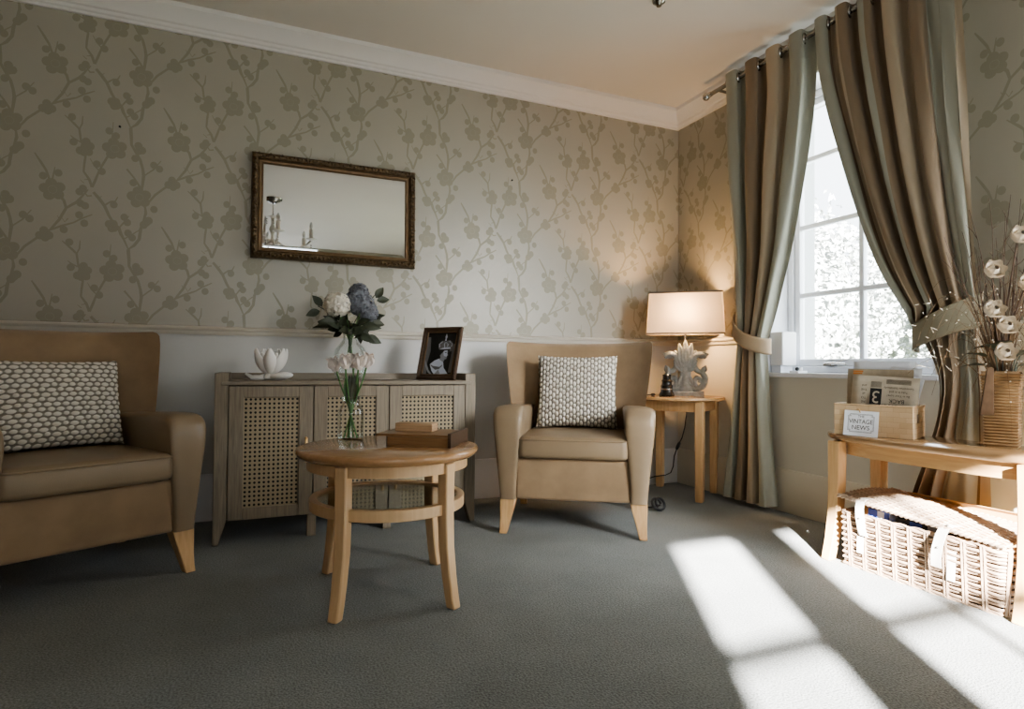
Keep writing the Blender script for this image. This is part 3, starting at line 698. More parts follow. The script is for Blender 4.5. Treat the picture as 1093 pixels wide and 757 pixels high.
# ---------------------------------------------------------------- balloon vase with hydrangeas
vx,vy=-2.305,-.335
t=thing('glass_vase','clear round-bodied glass vase with flared neck on the sideboard','vase',(vx,vy,.727))
prof=[(.045,0),(.062,.006),(.075,.03),(.083,.07),(.084,.11),(.074,.155),(.05,.185),(.036,.205),(.034,.225),(.044,.26),(.058,.285)]
mb=MB(); mb.lathe([(.001,.001)]+prof,36,cap=False); mb.build('glass_body',M['glass'],t,angle=180)
mb=MB(); mb.tube([(.0585*math.cos(2*PI*k/32),.0585*math.sin(2*PI*k/32),.286) for k in range(32)],.002,6,closed=True); mb.build('rim',M['glass'],t)
def floret_ball(mb,c,rx,ry,rz,n,s,rnd):
    for k in range(n):
        z=1-2*(k+.5)/n; a=k*2.39996; r=math.sqrt(1-z*z); d=V(r*math.cos(a),r*math.sin(a),z); j=rnd.uniform(.88,1.08)
        p=V(c[0]+d.x*rx*j,c[1]+d.y*ry*j,c[2]+d.z*rz*j)
        q=V(0,0,1).rotation_difference(d); rot=rnd.uniform(0,PI)
        for i in range(4):
            b=rot+i*PI/2
            pts=[(0,0,0),(s*.55*math.cos(b-.55),s*.55*math.sin(b-.55),s*.16),(s*1.0*math.cos(b-.25),s*math.sin(b-.25),s*.12),(s*1.05*math.cos(b+.25),s*1.05*math.sin(b+.25),s*.14),(s*.55*math.cos(b+.55),s*.55*math.sin(b+.55),s*.2)]
            mb.poly([p+q@V(*w_) for w_ in pts])
def leafshape(mb,base,d,up,L,W,droop=.2,m=0):
    base=Vector(base); d=Vector(d).normalized(); sd=d.cross(Vector(up)).normalized(); n=sd.cross(d).normalized()
    def fn(u,v):
        s=2*u-1; w_=W*.5*math.sin(PI*min(.999,v**.8*.97+.015)); return base+d*(L*v)+sd*(s*w_)+n*(abs(s)*w_*.35-droop*L*v*v)
    mb.grid(fn,4,6,m)
def stem_flower(name,label,headc,rad,n,s,mat,seed,stemtop,foot):
    rnd=random.Random(seed); t=thing(name,label,'flower',(vx,vy,.735),0,None)
    mb=MB(); mb.tube([foot,(foot[0]*.3,foot[1]*.3,.16),(stemtop[0]*.4,stemtop[1]*.4,.24),stemtop],.0035,6); mb.build('stem',M['green'],t)
    mb=MB(); 
    for c,r in headc: mb.sphere(c,.80,12,8,r); floret_ball(mb,c,r[0],r[1],r[2],n,s,rnd)
    mb.build('flower_head',mat,t,angle=180)
stem_flower('white_hydrangea','white hydrangea head at the left of the sideboard vase',[((-.070,-.02,.368),(.058,.056,.056))],0,85,.025,M['hyd_w'],1,(-.062,-.015,.33),(.02,.02,.01))
stem_flower('blue_hydrangea','blue-grey hydrangea at the right of the sideboard vase',[((.050,.0,.375),(.066,.06,.058)),((.040,.01,.430),(.046,.046,.050)),((.085,-.02,.335),(.042,.042,.046)),((.02,.01,.40),(.04,.04,.04))],0,62,.023,M['hyd_b'],2,(.05,0,.33),(-.02,.02,.01))
t=thing('foliage_spray','spray of dark leaves around the hydrangeas in the sideboard vase','foliage',(vx,vy,.735))
rnd=random.Random(4)
mbl=MB()
for k in range(22):
    a=2*PI*k/22+rnd.uniform(-.15,.15); zt=rnd.uniform(.27,.40); rr=rnd.uniform(.06,.13)
    top=V(rr*math.cos(a),rr*.7*math.sin(a),zt-rr*.25)
    mb=MB(); mb.tube([(0,0,.10),(.01*math.cos(a),.01*math.sin(a),.22),tuple(top)],.0022,5); mb.build('stem',M['green'] if k%3==0 else M['leaf'],t)
    mbl=MB(); leafshape(mbl,top*.82,(math.cos(a),.7*math.sin(a),rnd.uniform(-.5,.5)),(-.39+rnd.uniform(-.5,.5),-.92,rnd.uniform(.0,.9)),rnd.uniform(.06,.095),rnd.uniform(.034,.05),rnd.uniform(-.1,.4))
    mbl.build('leaf',M['leaf'],t,angle=180); mbl=MB(); leafshape(mbl,top*.6+V(0,0,.08),(math.cos(a+.7),.7*math.sin(a+.7),rnd.uniform(-.3,.6)),(-.39+rnd.uniform(-.5,.5),-.92,rnd.uniform(.0,.9)),rnd.uniform(.055,.08),rnd.uniform(.03,.045),.2); mbl.build('leaf',M['leaf'],t,angle=180)
for p,d in (((-.15,0,.335),(-1,0,-.35)),((-.14,0,.36),(-.6,0,.7)),((.125,0,.415),(.6,0,.9)),((.13,0,.40),(1,.1,.2)),((-.10,-.04,.285),(-1,-.2,-.35)),((.10,-.02,.285),(1,0,-.1))):
    mbl=MB(); leafshape(mbl,p,d,(0,-.9,.3),.07,.042,.1); mbl.build('leaf',M['leaf'],t,angle=180)
mb=MB(); mb.tube([(0,0,.25),(.06,.01,.36),(.13,0,.44)],.0025,5); mb.tube([(0,0,.25),(-.08,.01,.32),(-.16,0,.36)],.0025,5); mb.build('stem',M['leaf'],t)
# ---------------------------------------------------------------- portrait frame
P=Matrix.Translation(V(-1.868,-.385,.7275))@Matrix.Rotation(math.radians(-50),4,'Z')@Matrix.Rotation(math.radians(-15),4,'X')
t=thing('photo_frame','black-brown framed portrait of a crowned person, leaning on the sideboard','picture frame',(-1.865,-.42,.727))
t.matrix_world=P
w_,h_=.242,.288
def frame_mb(w_,h_,fw_,prof):
    mb=MB(); rings=[]
    cor=[(-1,-1),(1,-1),(1,1),(-1,1)]
    # profile (inset,height) swept round the rectangle
    for sx,sz in cor+[cor[0]]:
        rings.append([(sx*(w_/2-i),-y,h_/2+sz*(h_/2-i)) for i,y in prof])
    n=len(prof); o=len(mb.v)
    for r in rings: mb.v+=[tuple(p) for p in r]
    for k in range(4):
        for j in range(n):
            a=o+k*n+j;b=o+k*n+(j+1)%n; mb.f.append([a,b,b+n,a+n]); mb.m.append(0)
    return mb
mb=frame_mb(w_,h_,.03,[(0,0),(0,.016),(.006,.020),(.016,.016),(.020,.012),(.026,.012),(.028,.006),(.028,0)]); mb.build('frame_moulding',M['darkwood'],t,angle=30,fixn=True)
mb=frame_mb(w_-.052,h_-.052,.01,[(0,.0),(0,.0135),(.003,.0135),(.004,.0)]); 
for i in range(len(mb.v)): x,y,z=mb.v[i]; mb.v[i]=(x,y,z+.026)
mb.build('gold_slip',M['giltdark'],t,angle=30,fixn=True)
mb=MB(); mb.box(-.10,.10,-.002,.004,.01,h_-.01); mb.build('backing_board',M['darkwood'],t)
mb=MB(); mb.loft([[(-.03,.004,.2),(.03,.004,.2),(.03,.008,.2),(-.03,.008,.2)],[(-.035,.075,.016),(.035,.075,.016),(.035,.08,.016),(-.035,.08,.016)]]); mb.build('strut',M['darkwood'],t,fixn=True)
pm=[plain('photo_dark',(.018,.017,.015),rough=.35),plain('photo_grey',(.16,.16,.16),rough=.35),plain('photo_light',(.50,.54,.62),rough=.35),plain('photo_mid',(.27,.28,.30),rough=.35)]
mb=MB()
def pp(pts,m,o):  # picture coordinates 0..1 of the visible opening
    W0,H0=.184,.230
    mb.poly([((x-.5)*W0,-.004-o*.0004,.029+y*H0) for x,y in pts],m)
pp([(0,0),(1,0),(1,1),(0,1)],0,0)
pp([(.0,.0),(.13,0),(.10,.25),(.16,.55),(.10,.9),(0,.9)],1,.5)
pp([(.86,.05),(1,.05),(1,.75),(.9,.72)],1,.5)
pp([(.80,.55),(.96,.55),(.97,.72),(.83,.70)],1,.7)
sh=[(.20,.24),(.34,.33),(.50,.38),(.62,.36),(.66,.28),(.70,.16),(.86,.02),(.40,.0),(.30,.08)]
pp(sh,2,1)
pp([(.20,.24),(.34,.20),(.55,.18),(.64,.24),(.63,.20),(.55,.13),(.42,.11),(.30,.17)],1,1.5)
pp([(.40,.0),(.52,.12),(.60,.02)],3,1.6)
face=[(.50,.36),(.54,.40),(.50,.47),(.52,.55),(.60,.60),(.74,.60),(.765,.55),(.76,.50),(.785,.46),(.755,.435),(.76,.40),(.74,.365),(.69,.36),(.67,.32),(.64,.30)]
pp(face,3,2); pp([(.60,.56),(.74,.58),(.75,.50),(.765,.46),(.73,.42),(.64,.45)],2,2.4)
pp([(.66,.525),(.72,.53),(.72,.515),(.67,.51)],0,2.8); pp([(.69,.405),(.75,.41),(.74,.395)],1,2.8)
pp([(.42,.52),(.50,.58),(.62,.61),(.78,.60),(.78,.58),(.64,.57),(.56,.50),(.52,.46),(.46,.47)],0,2.6)
pp([(.44,.60),(.60,.645),(.82,.655),(.85,.61),(.66,.60)],2,3)
pp([(.43,.61),(.42,.70),(.46,.77),(.53,.81),(.60,.80),(.64,.77),(.69,.81),(.78,.82),(.86,.78),(.89,.71),(.85,.64)],1,2.9)
for (a,b,c_) in (((.44,.64),(.43,.73),(.53,.80)),((.84,.66),(.87,.74),(.76,.81)),((.62,.64),(.60,.72),(.63,.79)),((.70,.65),(.73,.72),(.66,.79))):
    pp([a,(b[0]-.012,b[1]),c_,(c_[0],c_[1]-.03),(b[0]+.02,b[1]),(a[0]+.03,a[1])],2,3.15)
for a,b in ():
    pp([(a[0]-.02,a[1]),(a[0]+.02,a[1]),(b[0]+.02,b[1]),(b[0]-.02,b[1])],2,3.2)
pp([(.60,.80),(.66,.80),(.655,.86),(.68,.90),(.63,.98),(.60,.90),(.615,.86)],2,3.2)
for k in range(6): pp([(.45+.065*k,.625+.006*k),(.48+.065*k,.628+.006*k),(.465+.065*k,.66+.006*k)],1,3.4)
pp([(.0,.36),(.05,.20),(.16,.06),(.26,.0),(.33,.0),(.20,.10),(.09,.26)],3,1)
mb.build('portrait_print',pm,t,smooth=False)
# ---------------------------------------------------------------- wall mirror
lean=-.020
MM=Matrix.Translation(V(-2.341,-.012,1.365))@Matrix.Rotation(lean,4,'X')
t=thing('wall_mirror','rectangular mirror in an ornate gilt frame hung on the papered wall','mirror'); t.matrix_world=MM
w_,h_=.876,.562
mb=frame_mb(w_,h_,.05,[(0,0),(0,.022),(.006,.034),(.016,.040),(.026,.038),(.034,.030),(.036,0)]); mb.build('carved_frame',M['gilt'],t,angle=30,fixn=True)
mb=MB(); rnd=random.Random(11)
def orn(x,z,k):
    r=rnd.uniform(.0065,.0105); mb.sphere((x,-.036,z),r,7,5,(1.25 if k%2 else .8,.8,.8 if k%2 else 1.25))
    a=rnd.uniform(0,PI); mb.tube([(x+.012*math.cos(a),-.036,z+.012*math.sin(a)),(x,-.045,z),(x-.012*math.cos(a+.8),-.036,z-.012*math.sin(a+.8))],[.002,.0045,.002],5)
n=44
for k in range(n):
    x=-w_/2+.016+(w_-.032)*k/(n-1); orn(x,.017+.004*math.sin(k*2.1),k); orn(x,h_-.017+.004*math.sin(k*2.1),k)
n=27
for k in range(1,n-1):
    z=.016+(h_-.032)*k/(n-1); orn(-w_/2+.017+.004*math.sin(k*2.1),z,k); orn(w_/2-.017+.004*math.sin(k*2.1),z,k)
mb.build('carved_leaf_ornament',M['gilt'],t,angle=60)
mb=frame_mb(w_-.068,h_-.068,.02,[(0,0),(0,.024),(.004,.028),(.008,.024),(.016,.022),(.020,.024),(.024,.016),(.026,0)])
for i in range(len(mb.v)): x,y,z=mb.v[i]; mb.v[i]=(x,y,z+.034)
mb.build('inner_moulding',M['giltdark'],t,angle=30,fixn=True)
mb=MB(); a=w_/2-.058; z0,z1=.058,h_-.058; bv=.016
mb.poly([(-a+bv,-.0145,z0+bv),(a-bv,-.0145,z0+bv),(a-bv,-.0145,z1-bv),(-a+bv,-.0145,z1-bv)])
A=[(-a,-.0138,z0),(a,-.0138,z0),(a,-.0138,z1),(-a,-.0138,z1)]; Bq=[(-a+bv,-.0145,z0+bv),(a-bv,-.0145,z0+bv),(a-bv,-.0145,z1-bv),(-a+bv,-.0145,z1-bv)]
for k in range(4): mb.poly([A[k],A[(k+1)%4],Bq[(k+1)%4],Bq[k]])
mb.build('mirror_glass',M['mirror'],t,smooth=False)
mb=MB(); mb.box(-w_/2+.02,w_/2-.02,-.008,-.001,.02,h_-.02); mb.build('backing_board',M['darkwood'],t)
# ---------------------------------------------------------------- chandelier (seen only in the mirror)
t=thing('chandelier','crystal candle chandelier reflected in the gilt mirror','chandelier',(-2.60,-3.08,CZ))
mb=MB(); mb.lathe([(.001,-.045),(.03,-.045),(.05,-.03),(.085,-.012),(.09,-.0005),(.001,-.0005)],24); mb.build('ceiling_rose',M['chrome'],t)
mb=MB(); mb.tube([(0,0,-.04),(0,0,-.18)],.006); mb.build('chain',M['steel'],t)
mb=MB(); mb.lathe([(.004,-.17),(.05,-.18),(.06,-.185),(.02,-.20),(.012,-.26),(.03,-.29),(.035,-.32),(.015,-.36),(.02,-.42),(.055,-.45),(.06,-.47),(.02,-.52),(.001,-.55)],20); mb.build('glass_column',M['porcelain'],t)
for k in range(6):
    a=2*PI*k/6+.42; ca,sa=math.cos(a),math.sin(a)
    f=lambda r,z:(r*ca,r*sa,z)
    mb=MB(); mb.tube([f(.03,-.42),f(.14,-.51),f(.26,-.51),f(.35,-.47),f(.39,-.43)],.010,8); arm=mb.build('arm',M['porcelain'],t)
    mb=MB(); mb.lathe([(.005,-.435),(.03,-.432),(.055,-.418),(.056,-.414),(.03,-.422),(.004,-.422)],20,f(.39,0)); mb.build('drip_pan',M['porcelain'],arm)
    mb=MB(); mb.lathe([(.021,-.422),(.021,-.325),(.015,-.32)],12,f(.39,0)); mb.build('candle_tube',M['porcelain'],arm)
    mb=MB(); mb.lathe([(.008,-.32),(.018,-.30),(.019,-.285),(.009,-.255),(.001,-.240)],12,f(.39,0)); mb.build('bulb',M['plastic'],arm)
    for r,z in ((.2,-.57),(.33,-.555),(.39,-.48),(.07,-.22)):
        mb=MB()
        for q in range(3): mb.sphere(f(r,z-.022*q),.008,6,4)
        mb.build('crystal_drop',M['steel'],arm)
t=thing('smoke_detector','small ceiling fitting at the top edge of the picture','ceiling fitting',(-.955,-1.06,CZ))
mb=MB(); mb.lathe([(.001,-.03),(.012,-.03),(.016,-.022),(.03,-.012),(.032,-.0005),(.001,-.0005)],20); mb.build('sensor_body',M['chrome'],t)
# ---------------------------------------------------------------- round coffee table
TC=(-2.30,-1.29); TZ=.515
t=thing('coffee_table','round light-brown beech coffee table with curved legs and a lower ring shelf','coffee table',(TC[0],TC[1],0))
mb=MB(); mb.lathe([(.001,TZ-.036),(.285,TZ-.036),(.306,TZ-.032),(.318,TZ-.022),(.322,TZ-.012),(.318,TZ-.004),(.308,TZ),(.001,TZ)],72); mb.build('tabletop',M['beech_x'],t,angle=50)
def ringmb(r0,r1,z0,z1,n=72):
    mb=MB(); mb.loft([[(r*math.cos(2*PI*k/n),r*math.sin(2*PI*k/n),z) for r,z in ((r0,z0),(r1,z0),(r1,z1),(r0,z1))] for k in list(range(n))+[0]],False,True); return mb
ringmb(.258,.282,TZ-.072,TZ-.036).build('apron_ring',M['beech'],t,fixn=True)
ringmb(.245,.272,.302,.340).build('shelf_ring',M['beech'],t,bevel=.003,fixn=True)
mb=MB(); mb.lathe([(.001,.326),(.247,.326),(.247,.332),(.001,.332)],64); mb.build('glass_shelf',M['tintglass'],t)
for a in (227,303,40,126):
    a=math.radians(a); rd=V(math.cos(a),math.sin(a),0); td=V(-math.sin(a),math.cos(a),0); mb=MB(); rings=[]
    for z,r,w,d in ((TZ-.037,.272,.044,.040),(.40,.270,.043,.040),(.30,.270,.042,.040),(.20,.274,.040,.039),(.10,.287,.038,.037),(.04,.298,.037,.035),(0,.307,.036,.034)):
        c=rd*r+V(0,0,z); rings.append([c+rd*(d/2*i)+td*(w/2*j) for i,j in ((-1,-1),(1,-1),(1,1),(-1,1))])
    mb.loft(rings); mb.build('leg',M['beech'],t,bevel=.005,fixn=True)
# ribbed jar with tulips
jx,jy=-2.405,-1.075
t=thing('ribbed_glass_jar','small clear ribbed glass jar holding tulips on the round table','vase',(jx,jy,TZ))
def ribprof(): 
    p=[(.042,0),(.048,.004)]
    for k in range(11): p+= [(.0500,.012+.0085*k),(.0484,.0165+.0085*k)]
    return p+[(.048,.112),(.041,.126),(.033,.138),(.033,.152),(.037,.164)]
mb=MB(); mb.lathe([(.001,.0)]+ribprof(),40,cap=False); mb.build('glass_body',M['glass'],t,angle=180)
mb=MB(); mb.tube([(.037*math.cos(2*PI*k/28),.037*math.sin(2*PI*k/28),.165) for k in range(28)],.0018,6,closed=True); mb.build('rim',M['glass'],t)
RX=V(.92,-.39,0); FX=V(.39,.92,0)
tul=[(-.060,.010,.262,-.35,'leftmost white-pink tulip, leaning left over the rim of the ribbed jar'),(-.018,-.018,.272,-.05,'second white-pink tulip from the left in the ribbed jar'),(.004,.022,.276,0,'middle white-pink tulip at the back of the ribbed jar'),(.030,-.012,.270,.1,'fourth white-pink tulip from the left in the ribbed jar'),(.056,.008,.278,.2,'rightmost white-pink tulip in the ribbed jar')]
rnd=random.Random(9)
for k,(a,b,z,ln,lab) in enumerate(tul):
    t=thing('tulip',lab,'tulip',(jx,jy,TZ),0,'tulips in the ribbed jar')
    top=RX*a+FX*b+V(0,0,z); ft=RX*(-a*.45)+FX*(-b*.5)+V(0,0,.006); nk=RX*(a*.25)+FX*(b*.3)+V(0,0,.145)
    mb=MB(); mb.tube([ft,lerp(ft,nk,.5),nk,lerp(nk,top,.55)+RX*(a*.05),top],[.0032]*5,7); mb.build('stem',M['green'],t)
    M2=Matrix.Translation(top)@Matrix.Rotation(ln,4,FX)
    for r,n_,L,W,cu in ((.007,3,.068,.058,.42),(.011,3,.066,.062,.42)):
        for i in range(3):
            mb=MB(); az=2*PI*i/3+(0 if r<.008 else PI/3)+k
            petal(mb,(r*math.cos(az),r*math.sin(az),-.002),az,.55,L,W*.86,.62,.98,6,8,tip=.62)
            mb.xf(M2); mb.build('petal',M['tulip'],t,angle=180)
    mb=MB(); d=(RX*(a*3+rnd.uniform(-.3,.3))+FX*rnd.uniform(-.5,.5)); 
    leafshape(mb,nk-V(0,0,.01),(d.x*.35,d.y*.35,1),(FX.x*-1,FX.y*-1,.1),.115,.022,.1); mb.build('leaf',M['leaf2'] if k%2 else M['green'],t,angle=180); mb=MB()
    leafshape(mb,nk+V(0,0,.01),(-d.x*.3,-d.y*.3,1),(-FX.x,-FX.y,.2),.095,.018,.12); mb.build('leaf',M['leaf2'],t,angle=180)
mb=MB(); petal(mb,(0,0,0),0,.3,.05,.024,.3,.2); o=mb.build('fallen_petal',M['tulip'],None,angle=180)
o.location=(jx-.085,jy+.045,TZ+.245); bpy.data.objects.remove(o)
# games box
bx=V(-2.2,-1.305,TZ); ang=math.radians(-34)
t=thing('wooden_box','flat dark wooden box with a raised end plate on the round table','box',(-2.155,-1.300,TZ),ang)
mb=MB(); mb.box(-.12,.105,-.105,.105,0,.006); mb.box(-.12,.105,-.105,-.095,.006,.034); mb.box(-.12,.105,.095,.105,.006,.034); mb.box(-.12,-.11,-.095,.095,.006,.034); mb.box(-.115,.105,-.0955,.0955,.006,.026)
mb.build('box_body',M['midwood'],t,bevel=.0015)
mb=MB(); mb.box(.106,.118,-.112,.112,0,.050); mb.build('end_plate',M['darkwood'],t,bevel=.0015)
mb=MB(); mb.box(-.165,.104,-.100,.100,.0345,.043); mb.build('sliding_lid',M['midwood'],t,bevel=.0015)
mb=MB(); mb.box(-.122,-.119,-.106,.106,.0,.034); mb.build('corner_strip',M['darkwood'],t)
o=thing('wooden_block','pale wooden block lying on the flat wooden box','block',(-2.190,-1.255,TZ+.0435),ang-.02)
mb=MB(); mb.box(-.072,.072,-.032,.032,0,.030); mb.build('block_body',M['blockwood'],o,bevel=.002)
mb=MB(); 
for z in (.0098,.0198): mb.box(-.0724,.0724,-.0324,.0324,z,z+.0006)
mb.build('seam_line',M['midwood'],o,smooth=False)
# ---------------------------------------------------------------- corner side table
t=thing('side_table','small pale-beech table in the corner carrying the lit lamp','side table',(-.262,-.335,0))
STZ=.622; ux=V(.841,.541,0); uy=V(-.541,.841,0)
mb=MB(); mb.lathe([(.001,STZ-.022),(.275,STZ-.022),(.285,STZ-.016),(.285,STZ-.006),(.280,STZ),(.001,STZ)],56); mb.build('tabletop',M['beech_pale_x'],t,angle=50)
hs=.178
LG=[(-hs*.9,-hs*1.05),(hs*.95,-hs*1.0),(hs*.95,hs*1.02),(-hs*.9,hs*1.0)]
for i,j in LG:
    c=ux*i+uy*j; rings=[]
    for z,w in ((STZ-.023,.050),(.3,.048),(.03,.046),(0,.042)):
        rings.append([c+ux*(w/2*a)+uy*(w/2*b)+V(0,0,z) for a,b in((-1,-1),(1,-1),(1,1),(-1,1))])
    mb=MB(); mb.loft(rings); mb.build('leg',M['beech_pale'],t,bevel=.005,fixn=True)
mb=MB()
for k in range(4):
    a=ux*LG[k][0]+uy*LG[k][1]; b=ux*LG[(k+1)%4][0]+uy*LG[(k+1)%4][1]; d=(b-a).normalized(); nn=V(-d.y,d.x,0)
    mb.obox((a+b)/2+V(0,0,STZ-.055),(b-a)/2-d*.024,nn*.009,V(0,0,.032))
mb.build('apron',M['beech_pale'],t,bevel=.002,fixn=True)
# ---------------------------------------------------------------- lamp
def shademat():
    m=bpy.data.materials.new('linen_shade'); m.use_nodes=True; nt=m.node_tree; nt.nodes.clear()
    o=N(nt,'ShaderNodeOutputMaterial'); mx=N(nt,'ShaderNodeMixShader'); mx.inputs['Fac'].default_value=.26
    d=N(nt,'ShaderNodeBsdfDiffuse'); d.inputs['Color'].default_value=(.72,.66,.58,1); tr=N(nt,'ShaderNodeBsdfTranslucent'); tr.inputs['Color'].default_value=(.80,.68,.54,1)
    tc=N(nt,'ShaderNodeTexCoord'); n=N(nt,'ShaderNodeTexNoise'); n.inputs['Scale'].default_value=350; bp=N(nt,'ShaderNodeBump'); bp.inputs['Strength'].default_value=.1; bp.inputs['Distance'].default_value=.002
    nt.links.new(tc.outputs['Object'],n.inputs['Vector']); nt.links.new(n.outputs['Fac'],bp.inputs['Height'])
    nt.links.new(bp.outputs['Normal'],d.inputs['Normal'])
    nt.links.new(d.outputs[0],mx.inputs[1]); nt.links.new(tr.outputs[0],mx.inputs[2]); nt.links.new(mx.outputs[0],o.inputs['Surface']); return m
M['shade']=shademat()
L=thing('table_lamp','lit table lamp with rectangular linen shade and grey carved scroll base','lamp',(-.222,-.355,STZ),-math.radians(40))
mb=MB(); mb.box(-.115,.115,-.05,.05,0,.030); mb.build('plinth',M['lampgrey'],L,bevel=.003)
def scroll(pts,r,seg=8,fl=.7):
    mb=MB(); n=len(pts)
    # smooth the centre line
    P=[]
    for i in range(n-1):
        p0,p1,p2,p3=[Vector(pts[max(0,min(n-1,i+k))]) for k in(-1,0,1,2)]
        for k in range(5):
            u=k/5; P.append(.5*((2*p1)+(p2-p0)*u+(2*p0-5*p1+4*p2-p3)*u*u+(3*p1-p0-3*p2+p3)*u**3))
    P.append(Vector(pts[-1])); m=len(P)
    rr=[interp(r,i/(m-1)) for i in range(m)]
    mb.tube([(p.x,0,p.y) for p in P],rr,seg); 
    return mb
for s in (-1,1):
    big=[(s*.035,.05),(s*.07,.045),(s*.108,.07),(s*.120,.115),(s*.105,.150),(s*.112,.185)]
    m_=scroll(big,[(0,.016),(.4,.022),(.8,.017),(1,.010)]); m_.build('scroll_arm',M['lampgrey'],L,angle=60)
    inner=[(s*.12,.11),(s*.108,.07),(s*.075,.055),(s*.055,.085),(s*.068,.115),(s*.09,.105),(s*.086,.085)]
    scroll(inner,[(0,.010),(.5,.016),(1,.013)]).build('scroll_arm',M['lampgrey'],L,angle=60)
    top=[(s*.098,.150),(s*.070,.165),(s*.052,.195),(s*.048,.235),(s*.070,.262),(s*.103,.262),(s*.125,.240)]
    scroll(top,[(0,.015),(.45,.020),(.8,.018),(1,.008)]).build('scroll_arm',M['lampgrey'],L,angle=60)
    mb=MB(); leafshape(mb,(s*.07,-.006,.258),(s*1,0,.12),(0,-1,0),.075,.04,.25); o=mb.build('scroll_leaf',M['lampgrey'],L,angle=180); q=o.modifiers.new('t','SOLIDIFY'); q.thickness=.012
    mb=MB(); leafshape(mb,(s*.108,-.004,.15),(s*.35,0,1),(0,-1,0),.05,.03,.2); o=mb.build('scroll_leaf',M['lampgrey'],L,angle=180); q=o.modifiers.new('t','SOLIDIFY'); q.thickness=.012
mb=MB(); 
mb.loft([[(x*w,y*.022,z) for x,y in ((-1,-.6),(-.5,-1),(.5,-1),(1,-.6),(1,.6),(.5,1),(-.5,1),(-1,.6))] for z,w in ((.03,.05),(.05,.045),(.075,.026),(.11,.022),(.135,.034),(.15,.034),(.155,.024),(.22,.02),(.30,.014)) ])
mb.build('central_stem',M['lampgrey'],L,angle=50,fixn=True)
for a,Ln in ((0,.205),(-.21,.185),(.21,.185),(-.43,.150),(.43,.150),(-.70,.10),(.70,.10)):
    mb=MB(); leafshape(mb,(.01*math.sin(a),-.016-.002*(1-abs(a)),.155),(math.sin(a),0,math.cos(a)),(0,-1,0),Ln,.050,.06); o=mb.build('acanthus_leaf',M['lampgrey'],L,angle=180); q=o.modifiers.new('t','SOLIDIFY'); q.thickness=.018
for a in (-.5,0,.5):
    mb=MB(); leafshape(mb,(.0,-.016,.145),(math.sin(a),0,-math.cos(a)),(0,-1,0),.10,.036,.05); o=mb.build('acanthus_leaf',M['lampgrey'],L,angle=180); q=o.modifiers.new('t','SOLIDIFY'); q.thickness=.014
mb=MB(); mb.tube([(0,0,.29),(0,0,.66)],.006,10); mb.tube([(0,0,.655),(0,0,.67),(0,0,.68)],[.004,.012,.006],10); mb.build('stem',M['steel'],L)
mb=MB(); mb.sphere((0,0,.535),.028,14,10,(1,1,1.25)); bo=mb.build('bulb',None or plain('bulb_glass',(.9,.85,.75),rough=.4),L)
SB,ST_=.395,.655
def shadewall(w,d,z): return [(x,y,z) for x,y in rrect(w,d,.012,3)]
bw,bd,tw,td=.475,.20,.445,.175
mb=MB(); mb.loft([shadewall(bw,bd,SB),shadewall(lerp(bw,tw,.5),lerp(bd,td,.5),(SB+ST_)/2),shadewall(tw,td,ST_)],False); mb.build('lamp_shade',M['shade'],L,angle=50)
for w_,d_,z in ((bw,bd,SB),(tw,td,ST_)):
    mb=MB(); a=shadewall(w_+.003,d_+.003,z-.005); b=shadewall(w_+.003,d_+.003,z+.005); mb.loft([a,b],False); o=mb.build('shade_trim',M['trimgrey'],L); q=o.modifiers.new('t','SOLIDIFY'); q.thickness=.003
mb=MB(); mb.tube([(-.21,0,.648),(.21,0,.648)],.002,6); mb.tube([(0,-.085,.648),(0,.085,.648)],.002,6); mb.build('shade_carrier',M['steel'],L)
# lamp cord with switch
t=thing('lamp_cord','black lamp cord with inline switch hanging behind the corner table','cord',(0,0,0))
mb=MB(); mb.tube([(-.07,-.25,.585),(-.07,-.19,.55),(-.065,-.17,.47),(-.072,-.165,.40),(-.095,-.165,.33),(-.115,-.165,.30)],.0035,7)
mb.tube([(-.140,-.165,.255),(-.155,-.16,.21),(-.16,-.155,.14),(-.175,-.15,.10),(-.215,-.145,.085),(-.30,-.14,.08),(-.38,-.16,.07),(-.44,-.2,.05),(-.50,-.26,.01)],.0035,7); mb.build('cable',M['black'],t)
mb=MB(); a=V(-.113,-.165,.303); b=V(-.142,-.165,.253); mb.tube([a,lerp(a,b,.15),lerp(a,b,.5),lerp(a,b,.85),b],[.005,.010,.012,.010,.005],8); mb.build('switch',M['black'],t)
# black stacked ornament and cable coil
t=thing('black_stacked_pot','small black tiered pot on the corner table in front of the lamp','ornament',(-.358,-.345,STZ))
mb=MB(); mb.lathe([(.001,0),(.046,0),(.049,.008),(.046,.016),(.038,.030),(.036,.055),(.038,.066),(.034,.07),(.031,.076),(.030,.090),(.033,.098),(.030,.102),(.026,.106),(.025,.125),(.027,.133),(.022,.137),(.001,.137)],30); mb.build('pot_body',M['blackgloss'],t,angle=35)
mb=MB(); mb.lathe([(.0365,.040),(.0375,.042),(.0375,.048),(.0365,.050)],30,cap=False); mb.build('band',M['chrome'],t)
t=thing('black_plug','small black plug lying on the corner table behind the armchair','plug',(-.43,-.30,STZ))
mb=MB(); mb.sphere((0,0,.009),.009,10,6,(2.2,1,1)); mb.tube([(-.02,0,.008),(-.05,.01,.006),(-.08,.03,.005)],.003,6); mb.build('plug_body',M['black'],t)
t=thing('cable_coil','black coiled cable on the carpet beside the armchair leg','cable',(-.67,-.66,0))
mb=MB(); mb.tube([(.034*math.cos(a)+.002*k,.02*math.sin(a),.036+.028*math.sin(a*1.0)) for k,a in enumerate([2*PI*i/12 for i in range(20)])],.007,8); mb.tube([(.03,0,.03),(.01,.06,.006),(-.05,.12,.006)],.005,6); mb.build('coil',M['black'],t)
